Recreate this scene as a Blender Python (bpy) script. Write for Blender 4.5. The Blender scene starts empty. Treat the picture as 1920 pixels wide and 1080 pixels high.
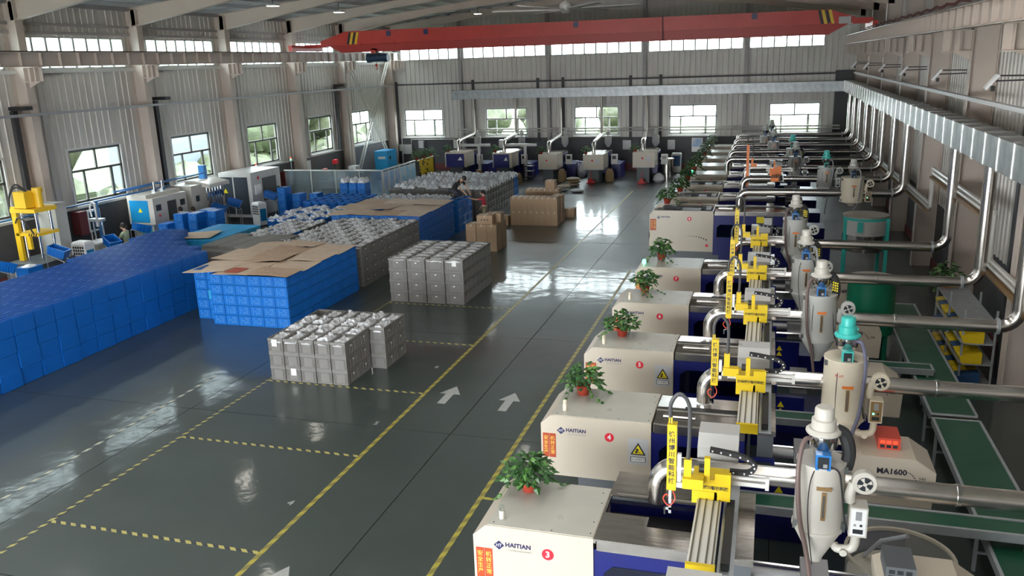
import bpy, math, random
from mathutils import Vector, Matrix
random.seed(7)
SC=bpy.context.scene
COL=SC.collection
# ------------------------------------------------ camera
F_PX=1579.3
def cam_rows(yaw,pitch,roll):
    cy,sy=math.cos(yaw),math.sin(yaw);cp,sp=math.cos(pitch),math.sin(pitch)
    f=Vector((-sy*cp,cy*cp,-sp)); r=Vector((cy,sy,0)); u=r.cross(f)
    return r*math.cos(roll)+u*math.sin(roll), -r*math.sin(roll)+u*math.cos(roll), f
_R,_U,_Fw=cam_rows(.29939,.26088,-.03421)
cd=bpy.data.cameras.new('camera'); co=bpy.data.objects.new('camera',cd); COL.objects.link(co)
cd.sensor_width=36; cd.lens=F_PX/1920*36; cd.clip_end=400; cd.clip_start=.1
co.matrix_world=Matrix(((_R.x,_U.x,-_Fw.x,0),(_R.y,_U.y,-_Fw.y,0),(_R.z,_U.z,-_Fw.z,7.0),(0,0,0,1)))
SC.camera=co
# ------------------------------------------------ daylight
w=bpy.data.worlds.new('world'); SC.world=w; w.use_nodes=True
nt=w.node_tree; bg=nt.nodes['Background']
sky=nt.nodes.new('ShaderNodeTexSky'); sky.sky_type='HOSEK_WILKIE'; sky.turbidity=6; sky.ground_albedo=.4
sky.sun_direction=Vector((-.35,-.55,.75)).normalized()
mixn=nt.nodes.new('ShaderNodeMix'); mixn.data_type='RGBA'; mixn.inputs[0].default_value=.75
nt.links.new(sky.outputs[0],mixn.inputs[6]); mixn.inputs[7].default_value=(.93,.97,1.0,1)
nt.links.new(mixn.outputs[2],bg.inputs[0]); bg.inputs[1].default_value=13
def area(name,loc,rot,sx,sy,power,color=(1,1,1)):
    l=bpy.data.lights.new(name,'AREA'); l.shape='RECTANGLE'; l.size=sx; l.size_y=sy; l.energy=power; l.color=color
    o=bpy.data.objects.new(name,l); COL.objects.link(o); o.location=loc; o.rotation_euler=rot; return o
sun=bpy.data.lights.new('sun','SUN'); sun.energy=1.0; sun.angle=.05; sun.color=(1,.96,.88)
so=bpy.data.objects.new('sun',sun); COL.objects.link(so); so.rotation_euler=(math.radians(-12),math.radians(20),0)
# fill light added from an unseen, made-up gate behind the camera
area('added_gate_fill',(-10,-5.6,2.8),(math.radians(90),0,math.radians(180)),19,5.4,900,(1.0,.91,.80))
for sx in (-21.5,-14.5,-5.7,1.0): area('added_skylight_fill',(sx,7.5,9.55),(0,0,0),1.2,24,230,(1,.97,.93))  # overhead fill lights, added above the unseen near half
SC.view_settings.view_transform='Standard'; SC.view_settings.look='None'
SC.view_settings.exposure=1.1; SC.view_settings.gamma=1.0; SC.view_settings.use_curve_mapping=False
SC.cycles.max_bounces=8; SC.cycles.diffuse_bounces=6; SC.cycles.glossy_bounces=3; SC.cycles.transparent_max_bounces=10
SC.cycles.sample_clamp_indirect=8.0; SC.cycles.caustics_reflective=False; SC.cycles.caustics_refractive=False
SC.cycles.use_denoising=True
# ------------------------------------------------ materials
MATS={}
def mat(name,col,rough=.5,metal=0.,spec=.5,noise=0.,nscale=6.,bump=0.,bscale=30.,alpha=1.,emit=None,col2=None,streak=None,coat=0.):
    if name in MATS: return MATS[name]
    m=bpy.data.materials.new(name); m.use_nodes=True; nt=m.node_tree; b=nt.nodes['Principled BSDF']
    c=(*col,1); b.inputs['Base Color'].default_value=c
    b.inputs['Roughness'].default_value=rough; b.inputs['Metallic'].default_value=metal
    b.inputs['Specular IOR Level'].default_value=spec
    if coat: b.inputs['Coat Weight'].default_value=coat; b.inputs['Coat Roughness'].default_value=.1
    if emit: b.inputs['Emission Color'].default_value=(*emit[:3],1); b.inputs['Emission Strength'].default_value=emit[3]
    if noise or bump:
        tc=nt.nodes.new('ShaderNodeTexCoord')
        mp=nt.nodes.new('ShaderNodeMapping'); nt.links.new(tc.outputs['Object'],mp.inputs[0])
        if streak: mp.inputs['Scale'].default_value=streak
    if noise:
        n=nt.nodes.new('ShaderNodeTexNoise'); n.inputs['Scale'].default_value=nscale; n.inputs['Detail'].default_value=4
        nt.links.new(mp.outputs[0],n.inputs[0])
        r=nt.nodes.new('ShaderNodeMapRange'); nt.links.new(n.outputs[0],r.inputs[0])
        r.inputs[1].default_value=.3; r.inputs[2].default_value=.7
        mx=nt.nodes.new('ShaderNodeMix'); mx.data_type='RGBA'; nt.links.new(r.outputs[0],mx.inputs[0])
        d=col2 if col2 else tuple(x*(1-noise) for x in col)
        mx.inputs[6].default_value=c; mx.inputs[7].default_value=(*d,1); nt.links.new(mx.outputs[2],b.inputs['Base Color'])
        r2=nt.nodes.new('ShaderNodeMapRange'); nt.links.new(n.outputs[0],r2.inputs[0])
        r2.inputs[3].default_value=max(rough-.08,.02); r2.inputs[4].default_value=min(rough+.08,1); nt.links.new(r2.outputs[0],b.inputs['Roughness'])
    if bump:
        n2=nt.nodes.new('ShaderNodeTexNoise'); n2.inputs['Scale'].default_value=bscale; n2.inputs['Detail'].default_value=3
        nt.links.new(mp.outputs[0],n2.inputs[0])
        bp=nt.nodes.new('ShaderNodeBump'); bp.inputs['Strength'].default_value=bump; bp.inputs['Distance'].default_value=.02
        nt.links.new(n2.outputs[0],bp.inputs['Height']); nt.links.new(bp.outputs[0],b.inputs['Normal'])
    MATS[name]=m; return m
def pane_mat(name,tint,gloss=.1,rough=.02,haze=0.):
    m=bpy.data.materials.new(name); m.use_nodes=True; nt=m.node_tree; nt.nodes.clear()
    o=nt.nodes.new('ShaderNodeOutputMaterial'); t=nt.nodes.new('ShaderNodeBsdfTransparent'); t.inputs[0].default_value=(*tint,1)
    g=nt.nodes.new('ShaderNodeBsdfGlossy'); g.inputs['Roughness'].default_value=rough
    mx=nt.nodes.new('ShaderNodeMixShader'); mx.inputs[0].default_value=gloss
    nt.links.new(t.outputs[0],mx.inputs[1]); nt.links.new(g.outputs[0],mx.inputs[2]); last=mx
    if haze:
        d=nt.nodes.new('ShaderNodeBsdfDiffuse'); d.inputs[0].default_value=(.75,.8,.82,1)
        tl=nt.nodes.new('ShaderNodeBsdfTranslucent'); tl.inputs[0].default_value=(.85,.88,.9,1)
        a=nt.nodes.new('ShaderNodeMixShader'); a.inputs[0].default_value=.5; nt.links.new(d.outputs[0],a.inputs[1]); nt.links.new(tl.outputs[0],a.inputs[2])
        m2=nt.nodes.new('ShaderNodeMixShader'); m2.inputs[0].default_value=haze; nt.links.new(mx.outputs[0],m2.inputs[1]); nt.links.new(a.outputs[0],m2.inputs[2]); last=m2
    nt.links.new(last.outputs[0],o.inputs[0]); MATS[name]=m; return m
def stripe_mat(name,c1,c2,scale,diag=True,wear=.25,base=(.06,.08,.075)):
    m=bpy.data.materials.new(name); m.use_nodes=True; nt=m.node_tree; b=nt.nodes['Principled BSDF']; b.inputs['Roughness'].default_value=.4
    tc=nt.nodes.new('ShaderNodeTexCoord'); sp=nt.nodes.new('ShaderNodeSeparateXYZ'); nt.links.new(tc.outputs['Object'],sp.inputs[0])
    ad=nt.nodes.new('ShaderNodeMath'); ad.operation='ADD'; nt.links.new(sp.outputs[0],ad.inputs[0]); nt.links.new(sp.outputs[1],ad.inputs[1])
    mu=nt.nodes.new('ShaderNodeMath'); mu.operation='MULTIPLY'; nt.links.new(ad.outputs[0],mu.inputs[0]); mu.inputs[1].default_value=scale
    fr=nt.nodes.new('ShaderNodeMath'); fr.operation='FRACT'; nt.links.new(mu.outputs[0],fr.inputs[0])
    gt=nt.nodes.new('ShaderNodeMath'); gt.operation='GREATER_THAN'; nt.links.new(fr.outputs[0],gt.inputs[0]); gt.inputs[1].default_value=.5
    mx=nt.nodes.new('ShaderNodeMix'); mx.data_type='RGBA'; nt.links.new(gt.outputs[0],mx.inputs[0]); mx.inputs[6].default_value=(*c1,1); mx.inputs[7].default_value=(*c2,1)
    n=nt.nodes.new('ShaderNodeTexNoise'); n.inputs['Scale'].default_value=3; n.inputs['Detail'].default_value=6; nt.links.new(tc.outputs['Object'],n.inputs[0])
    r=nt.nodes.new('ShaderNodeMapRange'); r.inputs[1].default_value=.5; r.inputs[2].default_value=.75; r.inputs[4].default_value=wear; nt.links.new(n.outputs[0],r.inputs[0])
    m3=nt.nodes.new('ShaderNodeMix'); m3.data_type='RGBA'; nt.links.new(r.outputs[0],m3.inputs[0]); nt.links.new(mx.outputs[2],m3.inputs[6]); m3.inputs[7].default_value=(*base,1)
    nt.links.new(m3.outputs[2],b.inputs['Base Color']); MATS[name]=m; return m
M=lambda n:MATS[n]
mat('wall_sheet',(.62,.59,.545),.42,noise=.15,nscale=1.2,streak=(3,3,.5),bump=.15,bscale=8)
mat('wall_grey',(.075,.075,.080),.6,noise=.15,nscale=2)
mat('wall_red',(.16,.035,.035),.6)
mat('steel_beige',(.56,.48,.42),.5,noise=.08,nscale=2)
mat('steel_grey',(.36,.34,.33),.5,noise=.1,nscale=2)
mat('roof_sheet',(.55,.57,.58),.55,noise=.1,nscale=.6)
mat('roof_beam',(.60,.51,.43),.55,noise=.08,nscale=1)
mat('win_frame',(.42,.43,.40),.5)
mat('win_frame_dark',(.10,.10,.09),.5)
mat('sill_white',(.62,.62,.60),.5)
mat('joint',(.015,.018,.018),.9)
mat('crane_red',(.56,.035,.022),.42,noise=.15,nscale=1.5)
mat('black',(.018,.018,.02),.5); mat('black_rubber',(.02,.02,.022),.7)
mat('hoist_blue',(.012,.035,.08),.4); mat('blue_motor',(.03,.09,.22),.4)
mat('cream',(.57,.50,.405),.32,noise=.05,nscale=2)
mat('cream_top',(.52,.51,.45),.3,noise=.08,nscale=3,bump=.04,bscale=14)
mat('navy',(.006,.010,.13),.35,noise=.1)
mat('stainless',(.60,.56,.52),.24,metal=1.,noise=.25,nscale=2.,streak=(1,6,1),bump=.12,bscale=5)
mat('pipe_matte',(.42,.38,.34),.38,metal=.35); mat('fan_grey',(.20,.19,.18),.5); mat('pipe_steel',(.72,.68,.64),.22,metal=1.,noise=.2,nscale=3.)
mat('duct_zinc',(.40,.42,.43),.46,metal=.85,noise=.25,nscale=4,bump=.35,bscale=4)
mat('duct_seam',(.66,.65,.63),.25,metal=.8)
mat('galv',(.42,.45,.47),.4,metal=.4,noise=.15)
mat('yellow',(.74,.52,.015),.35); mat('yellow_dark',(.70,.42,.02),.4)
mat('yellow_tank',(.80,.50,.02),.4)
mat('white_box',(.55,.545,.53),.3,noise=.06,nscale=2); mat('white',(.80,.80,.80),.4)
mat('hopper',(.56,.53,.475),.32,noise=.06,nscale=3); mat('hopper_cream',(.72,.64,.50),.32,noise=.06,nscale=3)
mat('hopper_grey',(.50,.50,.47),.35,noise=.06,nscale=3)
mat('rail',(.72,.71,.68),.35); mat('dark_rail',(.10,.09,.07),.5)
mat('teal',(.05,.50,.45),.35); mat('blue_unit',(.02,.18,.52),.35); mat('screen',(.03,.035,.04),.2)
mat('brown_panel',(.25,.15,.06),.4); mat('brown_hose',(.16,.11,.10),.5); mat('loop_hose',(.07,.07,.075),.5); mat('grey_hose',(.26,.27,.29),.4); mat('violet_hose',(.13,.13,.20),.5)
mat('belt_green',(.012,.085,.045),.35,noise=.2,nscale=2); mat('belt_dark',(.035,.06,.045),.3,noise=.2,nscale=1)
mat('tank_green',(.01,.20,.11),.35,noise=.1); mat('tank_lid',(.50,.46,.41),.35,metal=.4)
mat('acrylic_edge',(.35,.32,.26),.3); mat('pellets',(.45,.42,.36),.8,noise=.3,nscale=60)
mat('orange_red',(.62,.08,.05),.4); mat('orange',(.80,.20,.03),.4); mat('red',(.65,.02,.03),.4); mat('crane_red_shaded',(.40,.022,.015),.45); mat('sticker_red',(.70,.02,.04),.4)  # lower crane red is darkened to paint in shade
mat('poster_red',(.42,.055,.012),.5); mat('gold',(.85,.60,.10),.4); mat('ink',(.02,.02,.035),.5); mat('ink_navy',(.02,.02,.09),.4)
mat('sign_grey',(.50,.50,.52),.5); mat('sign_yellow',(.85,.70,.02),.4)
mat('crate_grey',(.20,.19,.178),.5,noise=.10,nscale=3); mat('crate_grey_dark',(.135,.132,.128),.5)
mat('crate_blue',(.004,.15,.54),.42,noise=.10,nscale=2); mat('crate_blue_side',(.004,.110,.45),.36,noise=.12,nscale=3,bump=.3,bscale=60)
mat('crate_slot',(.12,.34,.68),.5); mat('crate_cyan',(.03,.33,.60),.45)
mat('card',(.62,.47,.345),.75,noise=.12,nscale=2.5); mat('card_pale',(.68,.53,.40),.75,noise=.12,nscale=2.5); mat('card_warm',(.52,.36,.25),.75,noise=.12,nscale=2.5); mat('card_dark',(.33,.23,.15),.8); mat('card_box',(.44,.30,.185),.75,noise=.08,nscale=3)
mat('tape',(.60,.52,.42),.4)
mat('paper',(.78,.78,.76),.6)
mat('bag',(.72,.73,.75),.28,noise=.35,nscale=9,bump=.5,bscale=9,coat=.3); mat('bag_white',(.74,.76,.80),.35,noise=.25,nscale=7,bump=.5,bscale=7)
mat('leaf',(.028,.10,.02),.4,noise=.5,nscale=9); mat('leaf_light',(.08,.19,.04),.4); mat('terracotta',(.33,.04,.02),.5); mat('stem',(.10,.18,.04),.6)
mat('skin',(.62,.38,.27),.5); mat('hair',(.015,.012,.012),.5); mat('shirt_green',(.55,.66,.45),.7); mat('shirt_black',(.02,.02,.024),.8); mat('shirt_red',(.42,.03,.05),.7)
mat('trousers_grey',(.30,.30,.32),.8); mat('trousers_dark',(.04,.045,.06),.8); mat('trousers_khaki',(.32,.28,.17),.8); mat('shoe',(.03,.03,.03),.6); mat('shoe_red',(.6,.05,.05),.6)
mat('cyan_panel',(.01,.24,.50),.35); mat('cyan_cab',(.02,.25,.42),.4); mat('press_grey',(.10,.11,.12),.45); mat('door_dark',(.035,.045,.06),.35)
mat('chrome',(.75,.75,.77),.12,metal=1.); mat('blue_pipe',(.03,.16,.42),.4)
mat('green_glow',(.1,.9,.4),.3,emit=(.1,1,.45,3.0)); mat('red_glow',(.9,.05,.02),.3,emit=(1,.08,.03,.6)); mat('lamp_glow',(1,1,1),.3,emit=(1,.95,.85,5.0))
mat('poster_blue',(.10,.35,.65),.4,noise=.8,nscale=3,col2=(.62,.60,.68)); mat('poster_cyan',(.02,.50,.75),.4,noise=.8,nscale=3,col2=(.65,.66,.72))
mat('sack',(.55,.47,.36),.7,noise=.1); mat('sack_brown',(.36,.25,.13),.75); mat('sack_white',(.68,.69,.72),.5,noise=.2,nscale=6)
mat('tray_grey',(.33,.33,.34),.4,metal=.3); mat('tray_white',(.62,.62,.62),.45); mat('dark_trunk',(.045,.045,.05),.55)
mat('pvc',(.52,.50,.46),.35); mat('bark',(.12,.09,.06),.8); mat('hedge_leaf',(.050,.066,.022),.6,noise=.5,nscale=2); mat('tree_leaf',(.075,.10,.045),.6,noise=.6,nscale=3); mat('tree_pale',(.10,.115,.065),.6,noise=.5,nscale=3)
mat('grass_ground',(.05,.085,.018),.9,noise=.5,nscale=.5); mat('outside_ground',(.35,.36,.30),.9); mat('outside_wall',(.20,.24,.30),.8)
pane_mat('glass',(.93,.97,.96),.06); pane_mat('glass_frost',(.80,.86,.85),.06,haze=.35); pane_mat('glass_screen',(.55,.68,.74),.22,haze=.16); pane_mat('acrylic',(.80,.78,.72),.15,haze=.18)
pane_mat('glass_dark',(.38,.52,.56),.12)
stripe_mat('tape_hazard',(.46,.40,.12),(.03,.035,.04),5.0); stripe_mat('tape_yellow',(.40,.34,.05),(.22,.19,.05),3.5); stripe_mat('tape_pale',(.50,.50,.40),(.08,.10,.10),3.2)
mat('paint_white',(.40,.41,.39),.5,noise=.2,nscale=20)
# floor: dark green epoxy, glossy, gently uneven
m=mat('epoxy',(.040,.056,.050),.42,spec=.65,noise=.30,nscale=.35,bump=.0,coat=.50)
nt=m.node_tree; b=nt.nodes['Principled BSDF']; tc=nt.nodes.new('ShaderNodeTexCoord'); n=nt.nodes.new('ShaderNodeTexNoise'); n.inputs['Scale'].default_value=1.1; n.inputs['Detail'].default_value=5
g=nt.nodes.new('ShaderNodeNewGeometry'); nt.links.new(g.outputs['Position'],n.inputs[0])
bp=nt.nodes.new('ShaderNodeBump'); bp.inputs['Strength'].default_value=.16; bp.inputs['Distance'].default_value=.05; nt.links.new(n.outputs[0],bp.inputs['Height']); nt.links.new(bp.outputs[0],b.inputs['Normal']); nt.links.new(bp.outputs[0],b.inputs['Coat Normal']); b.inputs['Coat Roughness'].default_value=.085; n.inputs['Detail'].default_value=7; bp.inputs['Strength'].default_value=.22
# ------------------------------------------------ geometry helpers
class MB:
    def __init__(s): s.v=[]; s.f=[]; s.m=[]; s.sm=[]; s.mi=0
    def face(s,idx,smooth=False): s.f.append(idx); s.m.append(s.mi); s.sm.append(smooth)
    def add(s,vs,fs,smooth=False):
        o=len(s.v); s.v+= [tuple(v) for v in vs]
        for f in fs: s.face(tuple(i+o for i in f),smooth)
        return s
    def box(s,x0,y0,z0,x1,y1,z1):
        return s.add([(x0,y0,z0),(x1,y0,z0),(x1,y1,z0),(x0,y1,z0),(x0,y0,z1),(x1,y0,z1),(x1,y1,z1),(x0,y1,z1)],
            [(0,3,2,1),(4,5,6,7),(0,1,5,4),(1,2,6,5),(2,3,7,6),(3,0,4,7)])
    def cbox(s,cx,cy,cz,dx,dy,dz): return s.box(cx-dx/2,cy-dy/2,cz-dz/2,cx+dx/2,cy+dy/2,cz+dz/2)
    def hexa(s,b,t): return s.add(list(b)+list(t),[(0,3,2,1),(4,5,6,7),(0,1,5,4),(1,2,6,5),(2,3,7,6),(3,0,4,7)])
    def prism(s,poly,ax,a0,a1):
        n=len(poly)
        def P(p,a): return (a,p[0],p[1]) if ax==0 else ((p[0],a,p[1]) if ax==1 else (p[0],p[1],a))
        vs=[P(p,a0) for p in poly]+[P(p,a1) for p in poly]
        fs=[tuple(range(n)),tuple(range(2*n-1,n-1,-1))]+[(i,n+i,n+(i+1)%n,(i+1)%n) for i in range(n)]
        return s.add(vs,fs)
    def lathe(s,prof,c=(0,0,0),n=16,axis=(0,0,1),caps=True):
        a=Vector(axis).normalized(); q=Vector((0,0,1)).rotation_difference(a); c=Vector(c); vs=[];fs=[]
        for r,h in prof:
            for i in range(n):
                t=2*math.pi*i/n; vs.append(c+q@Vector((r*math.cos(t),r*math.sin(t),h)))
        for j in range(len(prof)-1):
            for i in range(n): fs.append((j*n+i,j*n+(i+1)%n,(j+1)*n+(i+1)%n,(j+1)*n+i))
        s.add(vs,fs,True); o=len(s.v)-len(vs)
        if caps:
            s.face(tuple(o+i for i in range(n-1,-1,-1))); s.face(tuple(o+(len(prof)-1)*n+i for i in range(n)))
        return s
    def cyl(s,p0,p1,r0,r1=None,n=12):
        p0=Vector(p0);p1=Vector(p1); return s.lathe([(r0,0),(r0 if r1 is None else r1,(p1-p0).length)],p0,n,p1-p0)
    def tube(s,pts,r,n=8,caps=True):
        pts=[Vector(p) for p in pts]; vs=[];fs=[]; up=None
        for i,p in enumerate(pts):
            d=(pts[min(i+1,len(pts)-1)]-pts[max(i-1,0)]).normalized()
            if up is None: up=Vector((0,0,1)) if abs(d.z)<.9 else Vector((0,1,0))
            a=d.cross(up).normalized(); b=a.cross(d).normalized(); up=b
            rr=r[i] if isinstance(r,(list,tuple)) else r
            for k in range(n): t=2*math.pi*k/n; vs.append(p+a*(rr*math.cos(t))+b*(rr*math.sin(t)))
        for j in range(len(pts)-1):
            for i in range(n): fs.append((j*n+i,(j+1)*n+i,(j+1)*n+(i+1)%n,j*n+(i+1)%n))
        s.add(vs,fs,True); o=len(s.v)-len(vs)
        if caps: s.face(tuple(o+i for i in range(n))); s.face(tuple(o+(len(pts)-1)*n+i for i in range(n-1,-1,-1)))
        return s
    def bar(s,p0,p1,w,h=None):
        h=h or w; p0=Vector(p0);p1=Vector(p1); d=(p1-p0).normalized(); up=Vector((0,0,1)) if abs(d.z)<.95 else Vector((0,1,0))
        a=d.cross(up).normalized()*w/2; b=a.cross(d).normalized()*h/2
        return s.hexa([p0-a-b,p0+a-b,p0+a+b,p0-a+b],[p1-a-b,p1+a-b,p1+a+b,p1-a+b])
    def ball(s,c,rx,ry=None,rz=None,n=10,m=6,jit=0.):
        ry=ry or rx; rz=rz or rx; vs=[];fs=[]
        for j in range(m+1):
            ph=math.pi*j/m-math.pi/2
            for i in range(n):
                t=2*math.pi*i/n; k=1+random.uniform(-jit,jit)
                vs.append((c[0]+rx*k*math.cos(ph)*math.cos(t),c[1]+ry*k*math.cos(ph)*math.sin(t),c[2]+rz*k*math.sin(ph)))
        for j in range(m):
            for i in range(n): fs.append((j*n+i,j*n+(i+1)%n,(j+1)*n+(i+1)%n,(j+1)*n+i))
        return s.add(vs,fs,True)
    def mesh(s,name,mats):
        me=bpy.data.meshes.new(name); me.from_pydata(s.v,[],s.f); 
        for m in (mats if isinstance(mats,(list,tuple)) else [mats]): me.materials.append(MATS[m] if isinstance(m,str) else m)
        me.polygons.foreach_set('material_index',s.m); me.polygons.foreach_set('use_smooth',s.sm); me.update()
        if any(s.sm): me.set_sharp_from_angle(angle=.7)
        return me
    def build(s,name,mats,parent=None,loc=None,rz=0,**tags):
        return inst(s.mesh(name,mats),name,parent,loc,rz,**tags)
def inst(me,name,parent=None,loc=None,rz=0,**tags):
    o=bpy.data.objects.new(name,me); COL.objects.link(o)
    if parent is not None: o.parent=parent
    if loc is not None: o.location=loc
    if rz: o.rotation_euler=(0,0,rz)
    for k,v in tags.items():
        if v: o['category' if k=='cat' else k]=v
    return o
def thing(name,label,cat,loc=(0,0,0),rz=0,group=None,kind=None):
    o=bpy.data.objects.new(name,None); COL.objects.link(o); o.location=loc; o.rotation_euler=(0,0,rz)
    if label: o['label']=label
    if cat: o['category']=cat
    if group: o['group']=group
    if kind: o['kind']=kind
    return o
def copy_thing(src,loc,rz=None,label=None,group=None):
    def cp(o,par):
        c=o.copy(); COL.objects.link(c); c.parent=par
        for ch in KIDS.get(o.name,[]): cp(ch,c)
        return c
    KIDS={}
    def scan(o):
        KIDS[o.name]=list(o.children)
        for ch in o.children: scan(ch)
    scan(src); c=cp(src,None); c.location=loc
    if rz is not None: c.rotation_euler=(0,0,rz)
    if label: c['label']=label
    if group: c['group']=group
    return c
def text(s,size,loc,rot,material,parent=None,name='lettering',ext=.002,align='CENTER',label=None,spacing=1.,line=1.,bold=0.):
    c=bpy.data.curves.new(name,'FONT'); c.body=s; c.size=size; c.extrude=ext; c.align_x=align; c.align_y='CENTER'; c.resolution_u=2
    c.offset=bold; c.space_character=spacing; c.space_line=line
    c.materials.append(MATS[material]); o=bpy.data.objects.new(name,c); COL.objects.link(o); o.location=loc; o.rotation_euler=rot
    if parent is not None: o.parent=parent
    if label: o['label']=label
    return o
FRONT=(math.pi/2,0,0)
# ================================================ THE HALL
XL,XR,Y0H,YF=-25.5,5.35,-6.0,55.0
def corr(mb,axis,c,u0,u1,z0,z1,side,pitch=.33,rib=.055,d=.035,t=.02):
    """one run of ribbed sheet: axis 'x' -> wall along x at y=c, 'y' -> along y at x=c; side = direction the ribs stand out"""
    k0=math.ceil(u0/pitch); pts=[(u0,0)]
    k=k0
    while k*pitch<u1-rib:
        u=k*pitch
        if u>u0+.01: pts+=[(u,0),(u+.015,d),(u+rib-.015,d),(u+rib,0)]
        k+=1
    pts.append((u1,0)); vs=[];fs=[]
    for (u,o) in pts:
        for z in (z0,z1):
            p=c+side*o; vs.append((u,p,z) if axis=='x' else (p,u,z))
    for i in range(len(pts)-1): fs.append((2*i,2*i+2,2*i+3,2*i+1))
    mb.add(vs,fs)
def wall_with_holes(mb,axis,c,u0,u1,z0,z1,holes,side):
    us=sorted({u0,u1,*[h[0] for h in holes],*[h[1] for h in holes]})
    for a,b in zip(us,us[1:]):
        if b-a<1e-4: continue
        m=(a+b)/2; hs=sorted([(h[2],h[3]) for h in holes if h[0]<m<h[1]]); z=z0
        for h in hs:
            if h[0]>z: corr(mb,axis,c,a,b,z,h[0],side)
            z=h[1]
        if z<z1: corr(mb,axis,c,a,b,z,z1,side)
# floor: slabs with recessed joints on a dark bed
MB().box(XL-.3,Y0H-.3,-.30,XR+.3,YF+.3,-.02).build('floor','joint',kind='structure')
flr=bpy.data.objects['floor']
xs=[XL,-23.75,-17.75,-11.75,-5.75,.25,XR]; ys=[Y0H,-3.8,2.2,8.2,14.2,20.2,26.2,32.2,38.2,44.2,50.2,YF]
for a,b in zip(xs,xs[1:]):
    for c,d in zip(ys,ys[1:]):
        MB().box(a+.008,c+.008,-.02,b-.008,d-.008,0).build('floor_slab','epoxy',flr)
# markings
def tapeline(name,mt,x0,y0,x1,y1,w=.07):
    L=math.hypot(x1-x0,y1-y0); o=MB().box(0,-w/2,.0005,L,w/2,.003).build(name,mt,loc=(x0,y0,0),rz=math.atan2(y1-y0,x1-x0)); o['kind']='structure'
tapeline('floor_marking','tape_yellow',-7.06,3,-7.06,46,.085)
tapeline('floor_marking','tape_yellow',-4.36,3,-4.36,28,.085)
tapeline('floor_marking','tape_hazard',-11.02,3,-11.02,26)
tapeline('floor_marking','tape_pale',-12.45,5,-12.45,16)
for y in (9.6,12.9,16.05,19.4,22.75): tapeline('floor_marking','tape_hazard',-11.0,y,-7.1,y)
for y in (11.95,17.4,): tapeline('floor_marking','tape_yellow',-4.32,y,-3.4,y)
tapeline('floor_marking','tape_pale',-6.9,26.8,-2.6,26.8,.09)
def arrow(x,y):
    MB().prism([(-.09,-.5),(.09,-.5),(.09,.05),(.24,.05),(0,.5),(-.24,.05),(-.09,.05)],2,.0005,.003).build('floor_marking','paint_white',loc=(x,y,0),kind='structure')
for x,y in ((-6.5,16.1),(-5.1,16.0),(-6.45,8.9)): arrow(x,y)
for x,y,s in ((-7.42,14.35,'5'),(-7.42,17.7,'6'),(-7.42,11.05,'4')):
    o=text(s,.22,(x,y,.002),(0,0,0),'paint_white',name='floor_marking'); o['kind']='structure'
# ---- left wall
bayL=[12.3,18.25,24.2,30.15,36.1,42.1,48.0]
winL=[]; holes=[]
for i in range(len(bayL)-1):
    a,b=bayL[i],bayL[i+1]; holes.append((a+.35,b-.35,7.34,8.50))
    cy=(a+b)/2-.02; y0=[13.7,20.3,26.0,31.9,37.75,43.85][i]; holes.append((y0,y0+2.75,2.30,4.33)); winL.append((y0,y0+2.75,2.30,4.33))
holes.append((48.4,54.6,7.34,8.5)); holes.append((49.2,51.9,2.30,4.33)); winL.append((49.2,51.9,2.30,4.33))
holes.append((6.7,12.0,7.34,8.5)); holes.append((.8,6.0,7.34,8.5))
mb=MB(); wall_with_holes(mb,'y',XL,Y0H,YF,2.13,10.1,holes,1); wl=mb.build('wall_left','wall_sheet',kind='structure')
m=MB(); m.box(XL-.25,Y0H,0,XL+.02,YF,2.13); m.build('wainscot','wall_grey',wl)
m=MB(); m.box(XL+.02,Y0H,0,XL+.04,YF,.32); m.build('red_band','wall_red',wl)
m=MB(); m.box(XL,Y0H,2.10,XL+.07,YF,2.16); m.build('cap_strip','sill_white',wl)
# outer skin keeps daylight out between openings
def skin(parent,axis,c,u0,u1,z0,z1,holes,th=-.12):
    mb=MB(); us=sorted({u0,u1,*[h[0] for h in holes],*[h[1] for h in holes]})
    for a,b in zip(us,us[1:]):
        m_=(a+b)/2; hs=sorted([(h[2],h[3]) for h in holes if h[0]<m_<h[1]]); z=z0
        for h in hs+[(z1,z1)]:
            if h[0]>z+1e-4:
                if axis=='y': mb.box(min(c,c+th),a,z,max(c,c+th),b,h[0])
                else: mb.box(a,min(c,c+th),z,b,max(c,c+th),h[0])
            z=h[1]
    mb.build('outer_skin','wall_sheet',parent)
skin(wl,'y',XL-.01,Y0H,YF,2.13,10.1,holes,-.12)
# ---- far wall
wf=[(-24.35,-21.5),(-18.4,-15.5),(-12.3,-9.35),(-6.15,-3.2),(-.1,2.87)]
holesF=[(a,b,2.30,4.12) for a,b in wf]
cle=[(-24.4,-20.2),(-19.85,-14.15),(-13.8,-7.9),(-7.5,-1.75),(-1.4,2.9)]
holesF+=[(a,b,7.38,8.20) for a,b in cle]
mb=MB(); wall_with_holes(mb,'x',YF,XL,XR,2.13,10.0,holesF,-1)
mb.add([(XL,YF,10.0),(XR,YF,10.0),(-10.1,YF,11.6)],[(0,1,2)]); wfar=mb.build('wall_far','wall_sheet',kind='structure')
MB().box(XL,YF-.02,0,XR,YF+.25,2.13).build('wainscot','wall_grey',wfar)
MB().box(XL,YF-.04,0,XR,YF-.02,.42).build('red_band','wall_red',wfar)
skin(wfar,'x',YF+.01,XL,XR,2.13,10.0,holesF,.12); MB().prism([(XL,10),(XR,10),(-10.1,11.6)],1,YF+.02,YF+.1).build('gable_skin','wall_sheet',wfar)
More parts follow.
